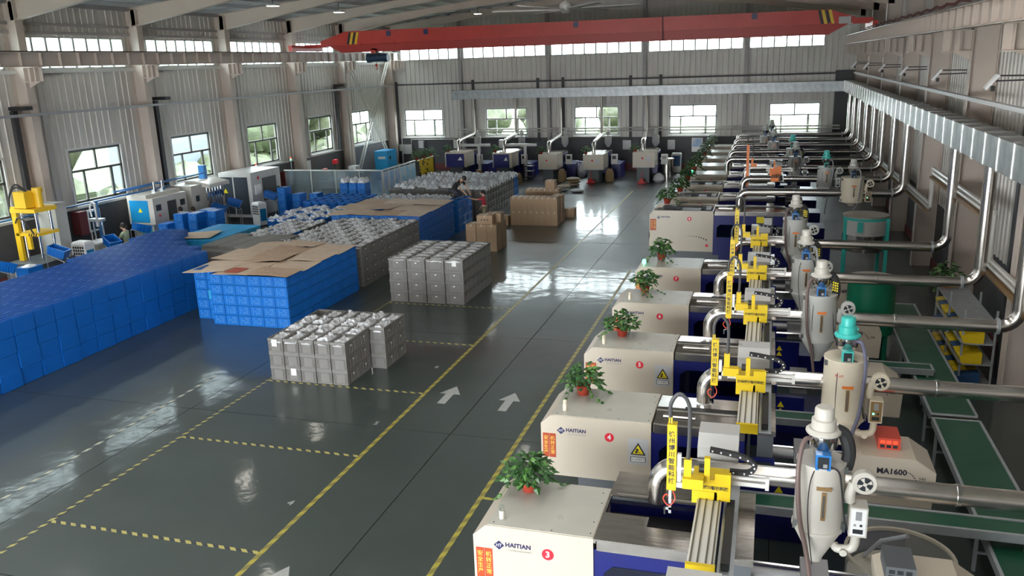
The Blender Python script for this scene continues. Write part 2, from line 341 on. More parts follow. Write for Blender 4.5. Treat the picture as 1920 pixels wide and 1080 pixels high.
# ---- right wall
bayR=[6.4,12.3,18.25,24.2,30.15,36.1,42.1,48.0]
hr=[]
mb=MB(); wall_with_holes(mb,'y',XR,Y0H,YF,2.13,10.1,hr,-1); wr=mb.build('wall_right','wall_sheet',kind='structure')
MB().box(XR-.02,Y0H,0,XR+.25,YF,2.13).build('wainscot','wall_grey',wr); MB().box(XR+.01,Y0H,2.13,XR+.1,YF,10.1).build('outer_skin','wall_sheet',wr)
MB().box(XR-.04,Y0H,0,XR-.02,YF,.32).build('red_band','wall_red',wr)
# unseen near wall; its open gate is added to let in fill light
m=MB(); m.box(XL,Y0H-.15,5.6,XR,Y0H,12); m.box(XL,Y0H-.15,0,-19.5,Y0H,5.6); m.box(-.5,Y0H-.15,0,XR,Y0H,5.6); m.build('wall_near','wall_sheet',kind='structure')
# ---- roof: two slopes, purlins
def roofz(x): return 9.80+.10*(15.42-abs(x+10.1))
for side,(xa,xb) in enumerate(((XL-.3,-10.1),(-10.1,XR+.3))):
    mb=MB(); n=56
    for i in range(n):   # shallow trapezoid ribs along the slope
        ya=Y0H-.2+(YF-Y0H+.4)*i/n; yb=Y0H-.2+(YF-Y0H+.4)*(i+1)/n; mid=ya+(yb-ya)*.8
        for (u,v,dz) in ((ya,mid,0),(mid,yb,.04)):
            mb.hexa([(xa,u,roofz(xa)+dz),(xb,u,roofz(xb)+dz),(xb,v,roofz(xb)+dz),(xa,v,roofz(xa)+dz)],
                    [(xa,u,roofz(xa)+dz+.05),(xb,u,roofz(xb)+dz+.05),(xb,v,roofz(xb)+dz+.05),(xa,v,roofz(xa)+dz+.05)])
    mb.build('ceiling','roof_sheet',kind='structure')
for i in range(11):
    for s in (-1,1):
        x=-10.1+s*(.4+1.45*i)
        MB().box(x-.03,Y0H,roofz(x)-.16,x+.03,YF,roofz(x)-.01).build('roof_purlin','roof_sheet',kind='structure')
for sx in (-21.5,-14.5,-5.7,1.0): MB().box(sx-.62,-4.5,roofz(sx)-.05,sx+.62,19.5,roofz(sx)-.03).build('added_skylight','glass_frost',kind='structure')  # skylight strips added out of view to go with the overhead fill
# ---- columns, brackets, roof beams
def hcol(x,y,z1,d=.5,wd=.30,axis='x'):
    m=MB(); t=.02
    if axis=='x':
        for s in (-1,1): m.box(x+s*d/2-t/2,y-wd/2,0,x+s*d/2+t/2,y+wd/2,z1)
        m.box(x-d/2,y-.01,0,x+d/2,y+.01,z1)
    else:
        for s in (-1,1): m.box(x-wd/2,y+s*d/2-t/2,0,x+wd/2,y+s*d/2+t/2,z1)
        m.box(x-.01,y-d/2,0,x+.01,y+d/2,z1)
    return m
def column(x,y,side):
    c=thing('wall_column',None,None,(x,y,0),kind='structure')
    m=MB(); t=.02;d=.60;wd=.34
    for s in (-1,1): m.box(s*d/2-t/2,-wd/2,0,s*d/2+t/2,wd/2,9.6)
    m.box(-d/2,-.01,0,d/2,.01,9.6); m.build('shaft','steel_beige',c)
    b=MB(); s=side
    def bx(x0,y0,z0,x1,y1,z1): b.box(min(x0,x1),y0,z0,max(x0,x1),y1,z1)
    bx(s*.3,-.17,6.90,s*.95,.17,6.925); bx(s*.3,-.17,7.40,s*.95,.17,7.42); bx(s*.3,-.012,6.92,s*.95,.012,7.40)
    bx(s*.55,-.17,6.92,s*.57,.17,7.4); bx(s*.78,-.17,6.92,s*.80,.17,7.4)
    b.prism([(s*.3,6.70),(s*.3,6.9),(s*.75,6.9)],1,-.012,.012); b.build('crane_bracket','steel_beige',c)
def rafter(y):
    m=MB()
    for s in (-1,1):
        xe=-10.1+s*15.1
        xs_=[xe,xe-s*6.2,-10.1]
        def zb(x):
            t=abs(x+10.1)
            return 8.94+(15.1-t)/6.2*1.0 if t>8.9 else 9.94+(8.9-t)*.09
        for a,b in zip(xs_,xs_[1:]):
            za,zb_=zb(a),zb(b); ta,tb=roofz(a)-.17,roofz(b)-.17
            m.hexa([(a,y-.01,za),(b,y-.01,zb_),(b,y+.01,zb_),(a,y+.01,za)],[(a,y-.01,ta),(b,y-.01,tb),(b,y+.01,tb),(a,y+.01,ta)])
            for (p,q) in ((za,zb_),(ta,tb)):
                m.hexa([(a,y-.13,p-.01),(b,y-.13,q-.01),(b,y+.13,q-.01),(a,y+.13,p-.01)],[(a,y-.13,p+.01),(b,y-.13,q+.01),(b,y+.13,q+.01),(a,y+.13,p+.01)])
    m.build('roof_beam','roof_beam',kind='structure')
for y in [.4,6.4]+bayL+[54.6]:
    if y<54: column(XL+.33,y,1); column(XR-.33,y,-1)
    rafter(y)
column(XL+.35,54.6,1); column(XR-.35,54.6,-1)
for x in (-20.0,-13.95,-7.7,-1.55): hcol(x,YF-.2,roofz(x)-.1,.3,.22,'y').build('gable_column','steel_grey',kind='structure')
# eave girts on the left wall
for z in (8.92,8.62): MB().box(XL,Y0H,z-.05,XL+.14,YF,z+.05).build('wall_girt','steel_grey',wl)
MB().box(XL,Y0H,7.20,XL+.16,YF,7.32).build('wall_girt','sill_white',wl)
MB().box(XL,Y0H,9.55,XL+.25,YF,9.75).build('wall_girt','steel_grey',wl)
# ---- crane runways
for nm,x in (('crane_runway',-24.35),('crane_runway',4.15)):
    t=thing('crane_runway_beam',None,None,(x,0,0),kind='structure')
    m=MB(); m.box(-.15,Y0H,7.42,.15,YF-.6,7.44); m.box(-.17,Y0H,7.88,.17,YF-.6,7.90); m.box(-.008,Y0H,7.44,.008,YF-.6,7.88); m.build('girder','steel_beige',t)
    MB().box(-.03,Y0H,7.90,.03,YF-.6,7.95).build('rail','dark_rail',t)
    sm=MB().box(-.13,-.006,7.44,.13,.006,7.88).mesh('stiffener','steel_beige'); y=.2
    while y<54: inst(sm,'stiffener',t,(0,y,0)); y+=.86
m=MB(); pts=[]; y=10.
while y<46: pts.append((4.05,y,8.02+.03*math.sin(y*4))); y+=.5
m.tube(pts,.035,6); m.build('busbar_cable','wall_red',kind=None,label='red festoon conductor cable running on top of the right crane runway',cat='cable')
# ---- windows
def window(n,axis,c,u0,u1,z0,z1,inward):
    w=thing('window_%d'%n,None,None,(0,0,0),kind='structure'); fr=MB(); df=MB(); t=.09; d=.10
    def bx(mb,a,b,p,q,o0,o1):
        lo,hi=sorted((c+inward*o0,c+inward*o1))
        if axis=='x': mb.box(a,lo,p,b,hi,q)
        else: mb.box(lo,a,p,hi,b,q)
    H=z1-z0; W=u1-u0; zt=z0+H*.60
    for a,b,p,q in ((u0-.08,u1+.08,z0-.08,z0),(u0-.08,u1+.08,z1,z1+.08),(u0-.08,u0,z0,z1),(u1,u1+.08,z0,z1)): bx(fr,a,b,p,q,-.1,.06)
    fr.build('frame','sill_white',w)
    for a,b,p,q in ((u0,u1,z0,z0+t),(u0,u1,z1-t,z1),(u0,u0+t,z0,z1),(u1-t,u1,z0,z1),(u0,u1,zt-t/2,zt+t/2),(u0+W*.5-t/2,u0+W*.5+t/2,zt,z1),(u0+W*.23,u0+W*.23+t,z0,zt),(u0+W*.75,u0+W*.75+t*1.4,z0,zt)): bx(df,a,b,p,q,-.06,.0)
    df.build('sash','win_frame_dark' if axis=='y' else 'win_frame',w)
    for a,b,p,q in ((u0+t,u0+W*.5-t/2,zt+t/2,z1-t),(u0+W*.5+t/2,u1-t,zt+t/2,z1-t),(u0+t,u0+W*.23,z0+t,zt-t/2),(u0+W*.23+t,u0+W*.75,z0+t,zt-t/2),(u0+W*.75+t,u1-t,z0+t,zt-t/2)):
        g=MB(); bx(g,a,b,p,q,-.034,-.03); g.build('pane','glass',w)
    s=MB(); bx(s,u0-.12,u1+.12,z0-.13,z0-.08,0,.16); s.build('sill','sill_white',w)
wn=0
for a,b,p,q in winL: wn+=1; window(wn,'y',XL,a,b,p,q,1)
for a,b in wf: wn+=1; window(wn,'x',YF,a,b,2.30,4.12,-1)
def clere(n,axis,c,u0,u1,z0,z1,inward,k,glassm):
    w=thing('window_%d'%n,None,None,(0,0,0),kind='structure'); fr=MB(); t=.05
    def bx(mb,a,b,p,q,o0,o1):
        lo,hi=sorted((c+inward*o0,c+inward*o1))
        if axis=='x': mb.box(a,lo,p,b,hi,q)
        else: mb.box(lo,a,p,hi,b,q)
    for a,b,p,q in ((u0,u1,z0,z0+t),(u0,u1,z1-t,z1),(u0,u0+t,z0,z1),(u1-t,u1,z0,z1)): bx(fr,a,b,p,q,-.06,.02)
    for i in range(1,k): u=u0+(u1-u0)*i/k; bx(fr,u-.045,u+.045,z0,z1,-.05,.0)
    fr.build('frame','win_frame',w)
    for i in range(k):
        g=MB(); bx(g,u0+(u1-u0)*i/k+.02,u0+(u1-u0)*(i+1)/k-.02,z0+t,z1-t,-.034,-.03); g.build('pane',glassm,w)
for h in holes:
    if h[2]>7: wn+=1; clere(wn,'y',XL,h[0],h[1],h[2],h[3],1,8,'glass_frost')
for a,b in cle: wn+=1; clere(wn,'x',YF,a,b,7.38,8.20,-1,8 if b-a>5 else 6,'glass')
# ---- outside
MB().box(-70,-20,-.6,60,110,-.5).build('ground_outside','grass_ground',kind='structure')
MB().box(-34.5,38.0,-.5,-33.5,49,5.2).build('building_outside','outside_wall',kind='structure')
def blob(cx,cy,cz,r,seed,mt):
    rnd=random.Random(seed); m=MB()
    for i in range(9):
        a=rnd.uniform(0,6.28); rr=r*rnd.uniform(.1,.7); s=r*rnd.uniform(.4,.62)
        m.ball((cx+rr*math.cos(a),cy+rr*math.sin(a),cz+rnd.uniform(-.5,.6)*r),s,s,s,10,7,.16)
    return m
for i,(y,x,h,r) in enumerate(((14,-32,3.0,2.6),(20,-33,3.4,3.0),(26,-31.5,2.6,2.5),(31.5,-33,4.2,3.2),(38.5,-39,5.5,3.0),(47,-39,6,3.4),(50,-32.5,3.6,2.8),(56,-33,5,3.4),(10,-34,5.5,3.2),(18,-42,7.2,3.4),(28,-42,7.5,3.6))):
    t=thing('tree','%s leafy tree seen through the left wall windows, %s'%(['bright green','pale green','dense green'][i%3],['nearest of all','second window of the row','third window of the row','fourth window of the row','above the blue wall','by the far corner window','at the far corner','beyond the far corner','tall one nearest','tall one near second window','tall one near third window'][i]),'tree',(x,y,-.5))
    MB().cyl((0,0,0),(0,0,h),.16,.1,8).build('trunk','bark',t)
    blob(0,0,h+.5,r,i,None).build('crown','tree_pale' if i%2 else 'tree_leaf',t)
hb=MB(); hr_=random.Random(4)
for k in range(46):
    hb.ball((-31.5+hr_.uniform(-1.2,1.2),15+k*1.1,hr_.uniform(.2,1.2)),hr_.uniform(1.0,1.5),hr_.uniform(1.0,1.5),hr_.uniform(.9,1.5),9,6,.15)
hb.build('hedge_foliage','hedge_leaf',kind='stuff',label='yellow-green hedge seen low through the left wall windows',cat='hedge')
for i,(x,y,r) in enumerate(((-22,64,2.6),(-16.5,66,2.4),(-11,63,2.2))):
    t=thing('tree','green tree outside the far wall behind the %s window from the left'%(['first','second','third'][i]),'tree',(x,y,-.5)); MB().cyl((0,0,0),(0,0,2.4),.15,.1,8).build('trunk','bark',t); blob(0,0,2.7,r,50+i,None).build('crown','tree_pale',t)
# ================================================ CRANE
cr=thing('overhead_crane','red single-girder overhead bridge crane spanning the hall under the roof','crane',(0,42.4,0))
xa,xb=-23.3,3.55
m=MB(); m.prism([(xa,8.22),(xa,8.45),(xa+1.5,8.90),(2.35,8.86),(xb,8.45),(xb,8.25)],1,-.22,.22); m.build('girder','crane_red',cr)
m=MB(); m.prism([(xa+.3,8.25),(xa+1.1,7.86),(2.4,7.80),(xb-.3,8.25)],1,-.12,.12); m.build('lower_web','crane_red_shaded',cr); m=MB(); m.hexa([(xa+1.1,-.2,7.83),(2.4,-.2,7.77),(2.4,.2,7.77),(xa+1.1,.2,7.83)],[(xa+1.1,-.2,7.86),(2.4,-.2,7.80),(2.4,.2,7.80),(xa+1.1,.2,7.86)]); m.build('lower_flange','crane_red_shaded',cr)  # shade under the girder overhang is put into the darker red
for i in range(13):
    x=xa+2.3+i*1.95; MB().box(x-.06,-.26,8.20,x+.06,-.12,8.29).build('lug','crane_red',cr)
MB().box(-5.12,-.235,7.80,-5.05,-.22,8.9).build('splice_plate','wall_red',cr)
for x0,dr in ((-21.75,.16),(2.0,-.16)):
    for k in range(4):
        q=x0+k*.15; m=MB(); m.add([(q,-.224,8.24),(q+.13,-.224,8.24),(q+.13+dr,-.224,8.84),(q+dr,-.224,8.84)],[(0,1,2,3)]); m.build('warning_stripe','yellow' if k%2 else 'black',cr)
for x in (-19.3,-17.2,-9.3,-.9): MB().box(x-.12,-.235,8.58,x+.12,-.222,8.84).build('sticker','ink_navy',cr)
for x in (-24.35,4.15):
    c=MB(); c.box(x-.11,-1.6,7.97,x+.11,1.6,8.27); 
    for s in (-1,1): c.cyl((x-.08,s*1.3,8.055),(x+.08,s*1.3,8.055),.10,n=12)
    c.build('end_carriage','crane_red',cr)
MB().box(-24.3,-.15,8.13,xa+.3,.15,8.30).build('arm','crane_red',cr); MB().box(xb-.2,-.15,8.20,4.2,.15,8.45).build('arm','crane_red',cr)
MB().box(2.75,-.42,8.22,3.25,-.22,8.52).build('control_box','white_box',cr); MB().box(3.2,-.35,8.02,3.5,-.2,8.12).build('junction_box','white_box',cr)
ho=thing('electric_hoist','blue electric hoist hanging from the left end of the red crane','hoist',(-20.1,42.4,0))
m=MB(); m.cyl((-.35,0,7.50),(.35,0,7.50),.20,n=16); m.cyl((-.60,0,7.50),(-.35,0,7.50),.24,n=14); m.cyl((.35,0,7.50),(.60,0,7.50),.22,n=14); m.build('drum','hoist_blue',ho)
m=MB(); m.box(-.3,-.12,7.62,.05,.12,7.98); m.box(-.35,-.2,7.68,.3,.2,7.74); m.build('trolley','black',ho); m=MB().box(-.25,-.3,7.75,.0,-.14,7.9); m.build('trolley_motor','crane_red',ho)
m=MB(); m.cyl((-.1,0,7.5),(-.1,0,7.2),.012,n=6); m.build('wire_rope','black',ho); m=MB(); m.box(-.15,-.05,7.05,-.05,.05,7.2); m.tube([(-.1,0,7.05),(-.03,0,6.98),(-.1,0,6.9),(-.17,0,6.95)],.02,6); m.build('hook_block','crane_red',ho)
# ceiling fan and bay lamps
fan=thing('ceiling_fan','large grey industrial ceiling fan with long blades hanging from the ridge','fan',(-9.2,41,0)); fan.location=(-4.63,20,0)
m=MB(); m.cyl((0,0,8.32),(0,0,10.2),.04,n=8); m.build('downrod','fan_grey',fan); m=MB(); m.lathe([(.1,8.08),(.16,8.14),(.16,8.26),(.09,8.33)],(0,0,0),16); m.build('motor','fan_grey',fan)
for k in range(6):
    a=math.pi*2*k/6+.12; m=MB(); m.hexa([(.15,-.07,8.17),(1.75,-.05,8.19),(1.75,.05,8.16),(.15,.07,8.14)],[(.15,-.07,8.185),(1.75,-.05,8.205),(1.75,.05,8.175),(.15,.07,8.155)]); m.build('blade','fan_grey',fan,rz=a)
l0=None
for i,(x,y) in enumerate([(-20.5,27.5),(-20.5,33.3),(-20.5,39.2),(-17.5,51.5),(-4.5,50),(-4.0,46),(-10.1,34),(-4.2,28),(-12,22),(-16,22),(-4.2,16),(-18,14)]):
    z=roofz(x)-.62; nm=['first over left storage','second over left storage','third over left storage','left of the crane girder centre','just above the crane at right','higher one above the crane at right','over hall middle','over right aisle','over the near aisle','over near crates','over the nearest machine','over the near blue wall'][i]
    t=thing('bay_lamp','white rectangular LED bay lamp hanging from roof, %s'%nm,'lamp',(x,y,z),group='ceiling bay lamps')
    MB().box(-.22,-.22,0,.22,.22,.07).build('housing','white_box',t); MB().box(-.19,-.19,-.012,.19,.19,0).build('diffuser','lamp_glow',t); MB().cyl((0,0,.07),(0,0,.63),.015,n=6).build('rod','black',t)
    lt=bpy.data.lights.new('bay_lamp_light','AREA'); lt.size=.38; lt.energy=6; lt.color=(1,.93,.82); lo=bpy.data.objects.new('bay_lamp_light',lt); COL.objects.link(lo); lo.parent=t; lo.location=(0,0,-.02)
# ---- cable trays + trunking
def tray(name,p0,p1,mt,lab):
    m=MB(); m.bar(p0,p1,.12,.09); m.build(name,mt,label=lab,cat='cable tray')
tray('cable_tray',(XL+.75,Y0H,5.80),(XL+.75,YF-.5,5.80),'tray_grey','grey cable tray running along the left wall between columns')
tray('cable_tray',(XL+.75,YF-.5,5.80),(XR-.7,YF-.5,5.80),'dark_trunk','dark grey cable tray running across the far wall above the duct')
tray('cable_tray',(4.62,Y0H,5.80),(4.62,YF-.5,5.80),'tray_white','white perforated cable tray running along the right wall above the duct')
for y,nm in ((23.72,'at the first visible column'),(31.0,'right of the second visible column'),(47.1,'beside the fifth column'),(18.9,'nearest the camera')):
    t=thing('cable_trunking','dark vertical cable trunking down the left wall, %s'%nm,'trunking',(XL+.10,y,0),group='left wall trunking')
    MB().box(.03,-.10,2.2,.19,.10,5.95).build('trunk_body','dark_trunk',t); MB().box(.03,-.12,5.97,.75,.22,6.10).build('tray_cap','black',t)
for x,nm in ((-25.0+.2,'at the left corner'),(-19.2,'by the duct end'),(-14.7,'left of third window'),(-13.0,'near the third window'),(-8.6,'left of fourth window'),(-6.7,'beside the fourth window')):
    t=thing('cable_trunking','dark vertical cable trunking on the far wall, %s'%nm,'trunking',(x,YF-.12,0),group='far wall trunking')
    MB().box(-.08,-.06,2.1 if x<-24 else 1.9,.08,.06,6.0).build('trunk_body','dark_trunk',t)
MB().box(XR-1.75,YF-.35,0,XR-.75,YF-.04,5.95).build('service_shaft','dark_trunk',label='dark grey boxed service shaft in the far right corner',cat='shaft')
# ---- galvanised duct
du=thing('ventilation_duct','silver rectangular ventilation duct along the right wall and far wall','duct',(0,0,0))
sm=MB().box(4.05,.01,4.77,4.52,1.06,5.37).mesh('duct_section','duct_zinc'); fm=MB()
fm.box(4.03,-.02,4.74,4.54,.02,5.40); fm=fm.mesh('flange','duct_seam'); y=YF-1.05
while y>2: inst(sm,'duct_section',du,(0,y-1.07,0)); inst(fm,'flange',du,(0,y,0)); y-=1.07
MB().box(4.05,YF-1.05,4.77,4.52,YF-.45,5.37).build('corner_section','duct_zinc',du)
sm=MB().box(.01,YF-.98,4.77,1.52,YF-.52,5.35).mesh('duct_section','duct_zinc'); fm=MB().box(-.015,YF-1.0,4.75,.015,YF-.5,5.37).mesh('flange','tray_grey')
x=4.05-1.53
while x>-20.9: inst(sm,'duct_section',du,(x,0,0)); inst(fm,'flange',du,(x,0,0)); x-=1.53
# wall lamps on arms along the right wall
for i,y in enumerate((18.9,24.9,30.9,36.9,42.9,49.0)):
    t=thing('wall_flood_lamp','tilted white flood lamp on an arm, right wall, %s from the camera'%(['nearest','second','third','fourth','fifth','farthest'][i]),'lamp',(4.2,y,6.38),group='right wall flood lamps')
    m=MB(); m.hexa([(-.22,-.1,-.16),(-.02,-.1,.10),(-.02,.1,.10),(-.22,.1,-.16)],[(-.19,-.1,-.20),(.03,-.1,.07),(.03,.1,.07),(-.19,.1,-.20)]); m.build('lamp_head','white',t)
    m=MB(); m.bar((-.02,0,.07),(.62,0,.06),.03); m.bar((-.05,0,-.03),(.62,0,-.02),.03); m.bar((.62,0,.1),(.62,0,-.06),.03); m.build('arm','black',t)
    MB().box(-.1,-.06,-.22,-.03,.06,-.12).build('driver','black',t)
# ================================================ CRATES
def ordn(i): return ['first','second','third','fourth','fifth','sixth','seventh','eighth','ninth','tenth','eleventh','twelfth','thirteenth','fourteenth','fifteenth','sixteenth','seventeenth','eighteenth','nineteenth','twentieth','twenty-first','twenty-second','twenty-third','twenty-fourth'][i]
def crate_mesh(w,d,h,mt,dark,open_top=True,front='y'):
    """stacking crate, origin at base centre; w along x, d along y"""
    m=MB(); x=w/2-.006; y=d/2-.006; t=.012; b=.020
    if open_top:
        for (p,q,r,s) in ((-x+b,-y+b,x-b,-y+b+t),(-x+b,y-b-t,x-b,y-b),(-x+b,-y+b,-x+b+t,y-b),(x-b-t,-y+b,x-b,y-b)): m.box(p,q,.01,r,s,h-.03)
        m.box(-x+b,-y+b,.01,x-b,y-b,.03)
    else: m.box(-x+b,-y+b,.01,x-b,y-b,h-.01)
    for z0,z1,o in ((h-.055,h,0),(.0,.03,.004)):
        for (p,q,r,s) in ((-x+o,-y+o,x-o,-y+o+.022),(-x+o,y-o-.022,x-o,y-o),(-x+o,-y+o+.022,-x+o+.022,y-o-.022),(x-o-.022,-y+o+.022,x-o,y-o-.022)): m.box(p,q,z0,r,s,z1)
    z0,z1=.03,h-.055
    for s in (-1,1):       # short ends: three ribs either side of a plain panel
        yy=s*(y-b); 
        for k in (-1,1):
            for j in (.34,.26,.18): 
                xx=k*w*(j+.12); m.box(xx-.005,min(yy,yy+s*.014),z0,xx+.005,max(yy,yy+s*.014),z1)
    for s in (-1,1):
        xx=s*(x-b)
        for j in (-.44,-.37,-.30,-.12,.12,.30,.37,.44): m.box(min(xx,xx+s*.012),d*j-.007,z0,max(xx,xx+s*.012),d*j+.007,z1)
    m.mi=1
    for s in (-1,1): m.box(-w*.30,min(s*(y-.004),s*(y-.03)),h-.085,w*.30,max(s*(y-.004),s*(y-.03)),h-.055)
    for s in (-1,1): m.box(min(s*(x-.004),s*(x-.03)),-d*.24,h-.085,max(s*(x-.004),s*(x-.03)),d*.24,h-.055)
    return m.mesh('crate',[mt,dark])
BAGS=[]
def bag_mesh(seed,w,d,n=3,amp=.07,mt='bag',along='x'):
    rnd=random.Random(seed); m=MB(); 
    for k in range(n):
        if along=='x': cx=0; cy=-d/2+d*(k+.5)/n; rx=w*.46; ry=d/n*.62
        else: cx=-w/2+w*(k+.5)/n; cy=0; rx=w/n*.62; ry=d*.46
        N,Mh=14,6; vs=[];fs=[]; ph=[rnd.uniform(0,6.28) for _ in range(6)]
        for j in range(Mh+1):
            a=math.pi/2*j/Mh
            for i in range(N):
                t=2*math.pi*i/N; c,s=math.cos(t),math.sin(t)
                e=.55; u=(abs(c)**e)*(1 if c>0 else -1); v=(abs(s)**e)*(1 if s>0 else -1)
                wob=1+.10*math.sin(3*t+ph[0]+j)+.07*math.sin(7*t+ph[1]-2*j)
                z=amp*math.sin(a)*(1+.35*math.sin(4*t+ph[2]+j*1.3)+.3*math.sin(2*t+ph[3]))+rnd.uniform(-.012,.014)
                r=math.cos(a)**.45 if j<Mh else .05
                vs.append((cx+rx*u*r*wob,cy+ry*v*r*wob,z))
        for j in range(Mh):
            for i in range(N): fs.append((j*N+i,j*N+(i+1)%N,(j+1)*N+(i+1)%N,(j+1)*N+i))
        m.add(vs,fs,True)
    # twisted neck
    if seed in (30,31,3):
        p=(rnd.uniform(-.1,.1)*w,rnd.uniform(-.3,.3)*d,amp); m.lathe([(.05,-.02),(.035,.02),(.03,.04),(.06,.09),(.03,.11)],p,7,(rnd.uniform(-.5,.5),rnd.uniform(-.5,.5),1))
    return m.mesh('plastic_bag',[mt])
GC=crate_mesh(.40,.60,.338,'crate_grey','crate_grey_dark'); GCL=crate_mesh(.605,.385,.338,'crate_grey','crate_grey_dark')
BC=crate_mesh(.40,.60,.338,'crate_blue','crate_blue_side')
LBL=MB().box(-.05,-.004,-.02,.05,0,.035).mesh('label_card','paper'); LBS=MB().box(-.028,-.004,-.018,.028,0,.018).mesh('label_card','paper')
BAG=[bag_mesh(i,.37,.56,2+(i%2),.075+.02*(i%3)) for i in range(6)]; BAGL=[bag_mesh(10+i,.57,.36,2,.05,along='x') for i in range(4)]
BAGW=[bag_mesh(20+i,.40,.58,2,.13,'bag_white') for i in range(4)]
BAGBIG=[bag_mesh(30+i,.35,.54,3,.11) for i in range(3)]
rc=random.Random(3)
def put_crate(me,x,y,z,label,group,rot=0.,lab=None,jit=.004,face='y',wd=.4,dp=.6):
    o=inst(me,'grey_crate' if me in (GC,GCL) else 'blue_crate' if me is BC else 'slotted_crate',None,(x+rc.uniform(-jit,jit),y+rc.uniform(-jit,jit),z),rot,label=label,cat='crate',group=group)
    if lab:
        c=inst(LBL if lab=='big' else LBS,'label_card',o)
        if face=='y': c.location=(rc.uniform(-.02,.02),-dp/2,.21); 
        else: c.location=(wd/2,rc.uniform(-.04,.04),.21); c.rotation_euler=(0,0,math.pi/2)
        if lab=='big': c.scale=(1.35,1,3.0)
    return o
def put_bag(me,x,y,z,label,group,s=1.):
    o=inst(me,'plastic_bag',None,(x,y,z),rc.choice((0,math.pi)),label=label,cat='bag',group=group); o.scale=(1,1,s); return o
# --- A: nearest grey block 5 x 4 stacks, three high, plus one extra stack column at its right
g='grey crates of the nearest small block'; bgp='bags in the nearest grey block'
for j in range(4):
    for i in range(6):
        if i==5 and j<2: continue
        x=-10.97+.2+.402*i; y=16.12+.3+.608*j
        for k in range(3):
            vis=(k==2 or j==0 or i==5 or (i==4 and j<2))
            if not vis: continue
            lb=None; fc='y'
            if j==0 and (i,k) in ((0,2),(1,0)): lb='big'
            if (i==4 and j<2) or i==5: lb='s'; fc='x'
            put_crate(GC,x,y,.342*k,'grey crate, nearest block, %s layer, %s column from left, %s row'%(['bottom','middle','top'][k],ordn(i),ordn(j)),g,0,lb,face=fc)
        if j==3 and i==0: continue
        me=BAGBIG[(i+j)%3] if (i*7+j*3)%4==1 else BAG[(i*3+j)%6]
        put_bag(me,x,y,.342*2+.235,'clear plastic bag, nearest grey block, %s column from left, %s row'%(ordn(i),ordn(j)),bgp)
# --- B: block of four by seven, four high, crates turned sideways
g='grey crates of the four-wide block by the aisle'; bgp='bags in the four-wide grey block'
for j in range(7):
    for i in range(4):
        x=-11.03+.305+.612*i; y=22.93+.193+.388*j
        for k in range(4):
            if not(k==3 or j==0 or i==3): continue
            lb=('big' if (i==3 and k==3) else ('s' if not(i==2 and k==3) else None)) if j==0 else None
            put_crate(GCL,x,y,.342*k,'grey crate, four-wide aisle block, layer %s from floor, %s column, %s row'%(['one','two','three','four'][k],ordn(i),ordn(j)),g,0,lb,dp=.385)
        put_bag(BAGL[(i+j*3)%4],x,y,.342*3+.27,'smooth clear bag, four-wide aisle block, %s column, %s row'%(ordn(i),ordn(j)),bgp)
# --- D: long grey block behind the cardboard-topped blue one
g='grey crates of the long block'; bgp='bags in the long grey block'
for j in range(8):
    for i in range(8):
        x=-12.62-.2-.41*i; y=24.35+.3+.607*j
        for k in range(4):
            if not(k==3 or i==0): continue
            put_crate(GC,x,y,.342*k,'grey crate, long block, layer %s, %s column from right, %s row'%(['one','two','three','four'][k],ordn(i),ordn(j)),g,0,'s' if i==0 else None,face='x')
        put_bag(BAG[(i*5+j)%6],x,y,.342*3+.25,'clear plastic bag, long grey block, %s column from right, %s row'%(ordn(i),ordn(j)),bgp)
# small group left of it: grey crates with a blue one, lower
g='open crates left of the long grey block'
for j in range(7):
    for i in range(4):
        x=-16.55-.42*i; y=24.9+.61*j; bl=(i==0 and j<1) or (j==3 and i%2==0)
        put_crate(BC if bl else GC,x,y,.342*3-.06,'%s open crate left of the long block, %s column, %s row'%('blue' if bl else 'grey',ordn(i),ordn(j)),g,0,'s' if i==0 else None,face='x')
        for k in range(3 if i==0 or j==0 else 0): put_crate(GC,x,y,.342*k-.06*(k>0)*0-.0,'grey crate, left group below, layer %s, %s column, %s row'%(['one','two','three'][k],ordn(i),ordn(j)),g) if k<2 else None
        put_bag(BAG[(i*5+j+2)%6],x,y,.342*3+.19,'clear bag, open crates left of long block, %s column, %s row'%(ordn(i),ordn(j)),'bags left of the long block')
# blue group with bags behind it
g='blue crates with bags before the glass partition'
for j in range(5):
    for i in range(6):
        x=-17.0-.41*i; y=29.5+.61*j
        put_crate(BC,x,y,.93,'blue crate with bag, middle group, %s column from right, %s row'%(ordn(i),ordn(j)),g)
        if (i+j)%3: put_bag(BAGW[(i+j)%4],x,y,1.17,'white bag, blue middle group, %s column from right, %s row'%(ordn(i),ordn(j)),'bags in the blue middle group')
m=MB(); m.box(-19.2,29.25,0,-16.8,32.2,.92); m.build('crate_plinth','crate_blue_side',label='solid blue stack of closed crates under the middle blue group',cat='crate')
# --- ribbed closed grey boxes (flat tops) left of the cardboard block
def lidbox(w,d,h,mt):
    m=MB(); m.box(-w/2,-d/2,0,w/2,d/2,h)
    for i in range(5): y=-d/2+d*(i+.5)/5; m.box(-w/2+.02,y-.012,h,w/2-.02,y+.012,h+.012)
    for k in range(4): m.box(-w/2-.006,-d/2-.006,h*(k+.9)/4-.012,w/2+.006,d/2+.006,h*(k+.9)/4)
    return m.mesh('grey_box',mt)
LB=lidbox(.60,.40,1.36,'crate_grey')
g='nested grey boxes left of the cardboard'
for j in range(6):
    for i in range(4):
        if j>4 and i==2: continue
        x=-15.95-.62*i-(0 if j else .25); y=23.3+.415*j*1.0
        o=inst(LB,'nested_boxes',None,(x,y,0),0,label='stack of nested grey boxes, %s column from right, %s row'%(ordn(i),ordn(j)),cat='box',group=g); o.scale=(1,1,1.05 if j else .97)
